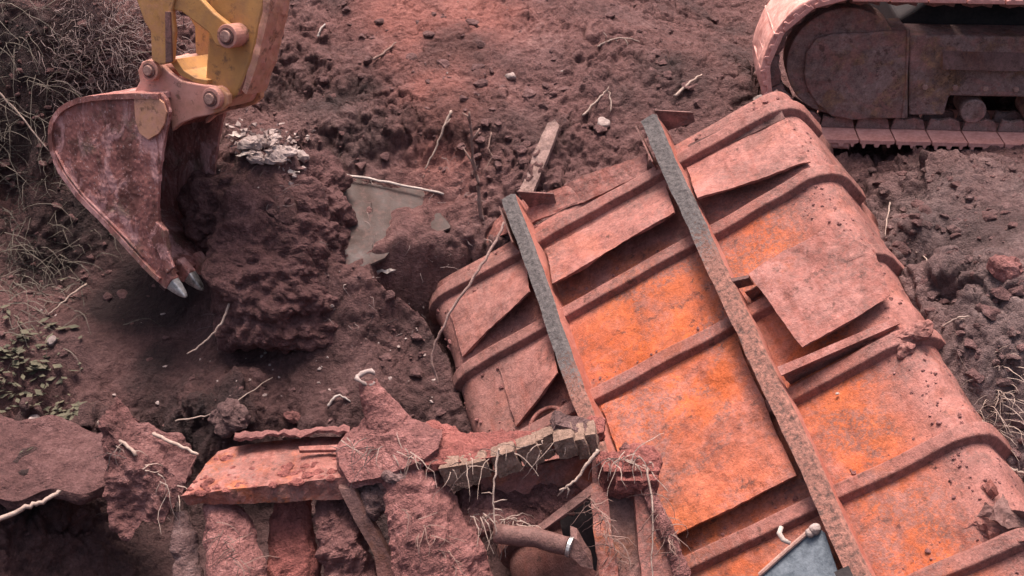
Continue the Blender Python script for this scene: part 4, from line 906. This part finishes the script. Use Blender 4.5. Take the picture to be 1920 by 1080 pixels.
twig([(700, 118), (722, 102), (742, 84)], .013, 'brownish stick in the soil between the arm and the red streak', 'twig_brown')
twig([(1094, 222), (1118, 200, .04), (1140, 186, .06), (1146, 218, .03)], .010, 'forked pale rootlet on the soil above the dump body', br=[(9, (.04, .03, .05))])
twig([(1122, 92), (1145, 80), (1172, 76), (1200, 84)], .009, 'yellowish rootlet tuft at the top middle', cat='root', br=[(4, (-.02, 0, .07)), (8, (.05, 0, -.09)), (12, (.02, -.04, -.08))])
twig([(1266, 186), (1290, 165, .03), (1314, 145)], .015, 'greyish stick pointing towards the crawler track', cat='stick', mat='twig')
twig([PD(-30, 990, 6.45), PD(40, 955, 6.5), PD(80, 940, 6.55), PD(114, 920, 6.62)], .016, 'thick pale stick sticking out over the pit at the lower left', 'twig', 'stick', world=True, taper=.8)
twig([(97, 862, .06), (112, 874, .06), (126, 876, .06), (142, 886, .06)], .013, 'curled whitish root on the soil ledge', 'pale', 'root')
twig([PD(186, 792, 6.93), PD(220, 822, 6.88), PD(256, 852, 6.82)], .015, 'broken pale branch on top of the soil curtain', 'twig', 'branch', world=True, taper=.8)
twig([PD(288, 812, 6.95), PD(325, 832, 6.9), PD(372, 852, 6.86)], .014, 'broken branch lying beside the left end of the orange beam', 'twig', 'branch', world=True, taper=.7)
twig([(330, 796), (385, 788), (440, 768, .05), (512, 714)], .007, 'long thin tendril on the mud above the orange beam', 'twig', lift=.03)
twig([(616, 766), (634, 752, .04), (658, 758)], .012, 'short arched pale root left of the spindle', 'pale', 'root')
twig([PD(1120, 845, 6.48), PD(1100, 872, 6.46), PD(1075, 905, 6.45), PD(1048, 918, 6.46)], .013, 'pale twig leaning from the blocks towards the channel frame', 'twig', world=True, br=[(14, (0, -.02, -.06)), (16, (-.03, 0, -.05))])
twig([PD(935, 842, 6.5), PD(929, 890, 6.48), PD(925, 945, 6.46), PD(930, 1000, 6.44)], .008, 'thin root hanging down in front of the row of blocks', 'twig', 'root', world=True, br=[(10, (-.06, 0, .01)), (12, (.07, 0, .02)), (13, (.05, 0, -.03))])
twig([PD(1214, 880, 6.42), PD(1224, 960, 6.36), PD(1222, 1030, 6.32), PD(1226, 1110, 6.28)], .007, 'thin root hanging down the channel frame', 'twig', 'root', world=True)
twig([(-10, 215, .25), (35, 255, .22), (95, 305, .10)], .012, 'long pale stalk at the left edge beside the bucket', 'twig', 'stalk')
twig([(166, 546, .06), (130, 570, .05), (92, 594, .02)], .010, 'pale tipped twig in the dark hollow under the bucket', 'twig')
twig([(1876, 884), (1900, 890, .03), (1925, 896)], .015, 'bent root at the right edge beside the dump body', 'twig', 'root')
twig([(1716, 478), (1730, 486), (1744, 502)], .007, 'tiny pale rootlet on the grey mound', 'twig')
twig([(1668, 385), (1662, 420, .05), (1657, 452)], .007, 'thin vertical rootlet behind the right edge of the dump body', 'twig', 'root')
twig([(1765, 620), (1790, 612, .05), (1815, 600)], .008, 'small forked rootlet at the torn edge of the dump body', 'twig', 'root', br=[(6, (.05, 0, -.02))])
p0 = G(985, 372); p1 = G(1036, 268, .10); b = MB(); dv_ = unit(p1 - p0); sd_ = unit(np.cross(dv_, (0, 0, 1)))
b.prism([p0 - sd_ * .05, p0 + sd_ * .05, p0 * .4 + p1 * .6 + sd_ * .055, p1 + sd_ * .05, p1 + dv_ * .04, p1 - sd_ * .045, p0 * .5 + p1 * .5 - sd_ * .05], (0, 0, .04)); single(b, 'wooden_plank', 'wood', 'weathered wooden plank stub leaning behind the left sill', 'plank', maxe=.04, amp=.010, scale=10, fine=.004)
def stone(px, py, r, label, mat='pale_stone', sq=(1, .8, .6), cat='stone', group='stones on the soil', lift=.3):
    q = G(px, py) + np.array((0, 0, r * lift)); b = MB(); b.blob((0, 0, 0), (r * sq[0], r * sq[1], r * sq[2]), seg=20, ring=12)
    o = single(b, 'stone', mat, label, cat, group, amp=r * .38, scale=.9 / r * .9, fine=r * .06, smooth=True, seed=int(px)); o.location = q; o.rotation_euler = (0, 0, px * .37); return o
stone(1885, 508, .085, 'pale lump of stone on the grey mound at the right', 'mud_light', sq=(1.1, .9, .8))
stone(958, 146, .034, 'small whitish stone on the soil at the top middle', 'pale_stone', (1.3, .8, .7))
stone(64, 790, .055, 'pale pink stone on the soil at the left edge', 'pale_stone', (1.4, .8, .7))
stone(430, 792, .13, 'rounded grey boulder half sunk in mud above the orange beam', 'mud_grey', (1, .9, .75), 'boulder')
stone(98, 642, .042, 'flat grey stone on the mud below the hollow', 'stone', (1.3, .7, .6))
stone(1132, 234, .05, 'grey white stone under the forked rootlet', 'pale_stone', (1.2, .8, .6))
stone(1420, 195, .06, 'brown stone beside the front of the crawler track', 'stone')
stone(552, 784, .06, 'pinkish lump of mud just behind the torn lip', 'mud_light', (1.2, .8, .6))
stone(1570, 738, .010, 'tiny white pebble lying on the dump body', 'pale') .location = tuple(WO + wu * WL(1570, 738, .02)[0] + wv * WL(1570, 738, .02)[1] + wn_ * .02)
# heap of pale litter on the earth block
b = MB()
for k in range(150):
    px_ = rnd.gauss(508, 34); py_ = rnd.gauss(280, 20) + (px_ - 500) * .22; q = G(px_, py_, rnd.uniform(.0, .07)); n_ = rnd.randint(3, 5); R0 = rnd.uniform(.008, .024); a0 = rnd.uniform(0, 6)
    fr = Matrix.Rotation(rnd.uniform(0, 6), 3, 'Z') @ Matrix.Rotation(rnd.gauss(.3, .5), 3, 'X')
    pl = [np.array(fr @ Vector((R0 * math.cos(a0 + i * 6.28 / n_) * rnd.uniform(.6, 1.4), R0 * math.sin(a0 + i * 6.28 / n_) * rnd.uniform(.4, 1), rnd.gauss(0, .008)))) + q for i in range(n_)]
    b.prism(pl, (0, 0, .004))
for (px_, py_, r_) in [(470, 276, .07), (500, 270, .06), (530, 290, .07), (480, 300, .05), (560, 300, .05), (515, 305, .06)]: b.blob(G(px_, py_, .02), (r_ * 1.3, r_, r_ * .6), seg=16, ring=10)
tag(single(b, 'litter_heap', 'pale_stone', 'heap of pale torn scraps and chips on the earth block beside the bucket', 'litter', amp=.03, scale=16, fine=.010), kind='stuff')
for (px, py, sx, sy, lab) in [(470, 296, .085, .045, 'whitish crumpled scrap at the front of the litter heap'), (720, 515, .09, .04, 'pale torn scrap just below the grey sheet'), (445, 262, .05, .035, 'small whitish scrap at the left of the litter heap'), (552, 330, .045, .03, 'pinkish scrap at the lower right of the litter heap')]:
    q = G(px, py, .03); b = MB(); n_ = 11; pl = [q + np.array((sx * math.cos(i * 6.283 / n_) * rnd.uniform(.6, 1.25), sy * math.sin(i * 6.283 / n_) * rnd.uniform(.5, 1.3), rnd.gauss(0, .01))) for i in range(n_)]; b.prism(pl, (0, -.004, .008))
    single(b, 'litter_scrap', 'pale', lab, 'litter', 'pale scraps on the soil', maxe=.03, amp=.012, scale=14)
# clods of soil, too many to count
ico = bmesh.new(); bmesh.ops.create_icosphere(ico, subdivisions=2, radius=1); IV = np.array([v.co[:] for v in ico.verts]); IF = [tuple(v.index for v in f.verts) for f in ico.faces]; ico.free()
def scatter(name, n, region, rmin, rmax, mat, label, seed, power=5.0, squash=.7):
    rg_ = np.random.default_rng(seed); vs = []; fs = []; c = 0; tries = 0
    while c < n and tries < n * 6:
        tries += 1
        px, py = region(rg_)
        q = G(px, py); lq = q - WO
        if -1.85 < lq @ wu < .93 and lq @ wv < 1.0 and lq @ wv > -3.4: continue
        r = rmin + (rmax - rmin) * rg_.random() ** power
        o = rg_.random(3) * 50; V = IV * (1 + .5 * fbm(IV * 1.2 + o, 2, 3)[:, None])
        for _k in range(9):
            pn = unit(rg_.normal(size=3)); V = V - np.maximum(0, V @ pn - rg_.uniform(.42, .8))[:, None] * pn
        V = V * (1 + .10 * vnoise(IV * 4 + o, 9)[:, None]) * r * (rg_.uniform(.75, 1.35), rg_.uniform(.75, 1.35), squash * rg_.uniform(.7, 1.2))
        an = rg_.random() * 6.28; ca_, sa_ = math.cos(an), math.sin(an); V = V @ np.array(((ca_, sa_, 0), (-sa_, ca_, 0), (0, 0, 1))) + q - (0, 0, r * .10)
        vs.append(V); fs += [tuple(i + c * len(IV) for i in f) for f in IF]; c += 1
    me = bpy.data.meshes.new(name); me.from_pydata(np.concatenate(vs).tolist(), [], fs); me.materials.append(M[mat]); tag(link(name, me), label, None, None, 'stuff')
def reg_all(g):
    while True:
        px, py = g.uniform(-40, 1960), g.uniform(-40, 1000)
        if py > 560 and px < 640 and g.random() < .8: continue
        if 620 < px < 850 and 320 < py < 500: continue
        if py > 850 and px > 300: continue
        return px, py
scatter('soil_clods', 2200, reg_all, .006, .060, 'clod', 'loose clods of reddish soil strewn over the bank', 5)
scatter('mound_clods', 420, lambda g: (g.uniform(1580, 1960), g.uniform(260, 900)), .006, .05, 'mud_grey', 'greyish clods on the mound beside the dump body', 6)
scatter('pale_chips', 150, lambda g: (g.uniform(380, 880) if g.random() < .6 else g.uniform(0, 1500), g.uniform(480, 760) if g.random() < .6 else g.uniform(100, 900)), .005, .020, 'pale_stone', 'small pale chips scattered over the mud', 8, 2.0)
# dry grass and root tangles
def tangle(name, n, region, lmin, lmax, r, mat, label, seed, up=.6, droop=.9, wav=.35, lift=0.0):
    g = random.Random(seed); b = MB()
    for _ in range(n):
        px, py = region(g); q = G(px, py, lift * g.random() - .01); L = g.uniform(lmin, lmax); an = g.uniform(0, 6.28)
        d = np.array((math.cos(an), math.sin(an) - .35, g.uniform(.1, 1) * up)); d = unit(d); pts_ = [q]; m = 6
        for k in range(m):
            d = unit(d + np.array((g.gauss(0, wav), g.gauss(0, wav), g.gauss(0, wav) - droop * (k / m) * .5))); q = q + d * L / m; pts_.append(q)
        b.tube(pts_, [r * (1 - .7 * i / m) for i in range(m + 1)], 3, cap=False)
    me = bpy.data.meshes.new(name); me.from_pydata(b.v, [], b.f); me.materials.append(M[mat]); tag(link(name, me), label, None, None, 'stuff')
tangle('root_tangle', 1100, lambda g: (g.gauss(200, 60), g.gauss(75, 75)), .08, .30, .0032, 'root_hair', 'matted tangle of fine dry roots on the bank left of the arm', 1, up=.8)
tangle('dry_grass', 330, lambda g: (g.gauss(30, 70), g.gauss(180, 160)), .2, .65, .0036, 'dry_grass', 'dry grass stalks hanging down the bank at the left edge', 2, up=.9, wav=.22)
tangle('dry_grass', 260, lambda g: (g.gauss(40, 70), g.gauss(500, 60)), .15, .45, .0038, 'dry_grass', 'dead grass lying in the dark hollow at the left edge', 3, up=.4, wav=.2)
tangle('dry_grass', 110, lambda g: (g.gauss(1868, 24), g.gauss(755, 42)), .08, .30, .0030, 'twig', 'tuft of pale dry grass on the soil beside the lower right edge', 4, up=.9, wav=.2)
tangle('root_hair', 260, lambda g: (g.uniform(200, 330), g.uniform(880, 960)), .05, .2, .003, 'root_hair', 'fine roots hanging from the soil curtain', 12, up=-.6, wav=.3)
tangle('root_hair', 300, lambda g: (g.uniform(330, 900), g.uniform(280, 640)), .04, .16, .0028, 'root_hair', 'fine rootlets sticking out of the earth block', 13, up=.5, wav=.3)
b = MB(); g = random.Random(9)
for k in range(230):
    px_, py_ = (g.gauss(40, 45), g.gauss(690, 55)) if k < 170 else (g.gauss(130, 20), g.gauss(780, 10)); q = G(px_, py_, .02); L = g.uniform(.03, .11); wl = L * g.uniform(.12, .28); an = g.gauss(-.5, .9); d = np.array((math.cos(an), math.sin(an), g.uniform(-.1, .35))); s_ = np.array((-math.sin(an), math.cos(an), g.gauss(0, .3)))
    b.add([q, q + d * L * .5 + s_ * wl, q + d * L, q + d * L * .5 - s_ * wl], [(0, 1, 2), (0, 2, 3)])
tag(b.build('leaf_litter', 'green_leaf', fix=False), 'wilted greenish leaves and grass on the soil at the left edge', None, None, 'stuff')

def hang(name, n, spots, lmin, lmax, r, mat, label, seed):
    g = random.Random(seed); b = MB()
    for _ in range(n):
        (x0, y0, x1, y1, d0) = g.choice(spots); t = g.random(); q = PD(x0 + (x1 - x0) * t + g.gauss(0, 6), y0 + (y1 - y0) * t + g.gauss(0, 6), d0 - g.uniform(0, .05)); L = g.uniform(lmin, lmax); an = g.uniform(0, 6.28)
        d = unit(np.array((math.cos(an), math.sin(an) * .6 - .4, g.uniform(-.5, .5)))); pl = [q]
        for k in range(6): d = unit(d + np.array((g.gauss(0, .3), g.gauss(0, .3), g.gauss(-.28, .25)))); q = q + d * L / 6; pl.append(q)
        b.tube(pl, [r * (1 - .65 * i / 6) for i in range(7)], 3, cap=False)
    me = bpy.data.meshes.new(name); me.from_pydata(b.v, [], b.f); me.materials.append(M[mat]); tag(link(name, me), label, None, None, 'stuff')
hang('root_strands', 120, [(840, 880, 1060, 830, 6.58), (640, 830, 830, 860, 6.62), (1130, 860, 1230, 860, 6.46), (200, 820, 340, 930, 6.80), (880, 960, 1000, 985, 6.62)], .05, .26, .0034, 'twig', 'fine tan roots hanging over the muddy wreckage', 31)
hang('root_strands', 120, [(1110, 930, 1160, 1060, 6.40), (1225, 930, 1280, 1060, 6.34), (760, 960, 860, 1060, 6.45), (400, 980, 450, 1060, 6.55)], .05, .22, .003, 'twig_brown', 'brown rootlets clinging to the posts and the channel frame', 32)

def crumbs(name, n, fn, rmax, mat, label, seed):
    g = random.Random(seed); vs = []; fs = []; gg = np.random.default_rng(seed)
    for c in range(n):
        u, v, zz = fn(g); u, v, zz = dent((u, v, zz)); r = .004 + rmax * g.random() ** 3.5
        V = IV * (1 + .5 * fbm(IV * 1.2 + gg.random(3) * 50, 2, 3)[:, None])
        for _k in range(7):
            pn = unit(gg.normal(size=3)); V = V - np.maximum(0, V @ pn - gg.uniform(.42, .8))[:, None] * pn
        V = V * r * (1, g.uniform(.7, 1.3), .7) + WO + wu * u + wv * v + wn_ * (zz + r * .2); vs.append(V); fs += [tuple(i + c * len(IV) for i in f) for f in IF]
    me = bpy.data.meshes.new(name); me.from_pydata(np.concatenate(vs).tolist(), [], fs); me.materials.append(M[mat]); tag(link(name, me), label, None, None, 'stuff')
def on_edge(g):
    t = SLEN - .55 - g.random() ** 1.5 * .42 + .06; u, zz, _ = cross(t); return u, g.uniform(-2.6, .75), zz + .004
def on_left(g):
    t = .50 + g.random() ** 1.4 * .5; u, zz, _ = cross(t); return u, g.uniform(-.6, .75), zz + .004
def by_rib(g):
    v0 = g.choice(RIBV[:6]); return g.uniform(-1.6, .75), v0 + .065 + abs(g.gauss(0, .03)), .004
crumbs('soil_crumbs', 900, on_edge, .011, 'mud_light', 'soil crumbs stuck along the right edge of the dump body', 51)
crumbs('soil_crumbs', 160, on_left, .020, 'mud_light', 'soil crumbs on the left corner of the dump body', 52)
crumbs('soil_crumbs', 330, by_rib, .013, 'mud_light', 'fine soil crumbs caught along the ribs of the dump body', 53)
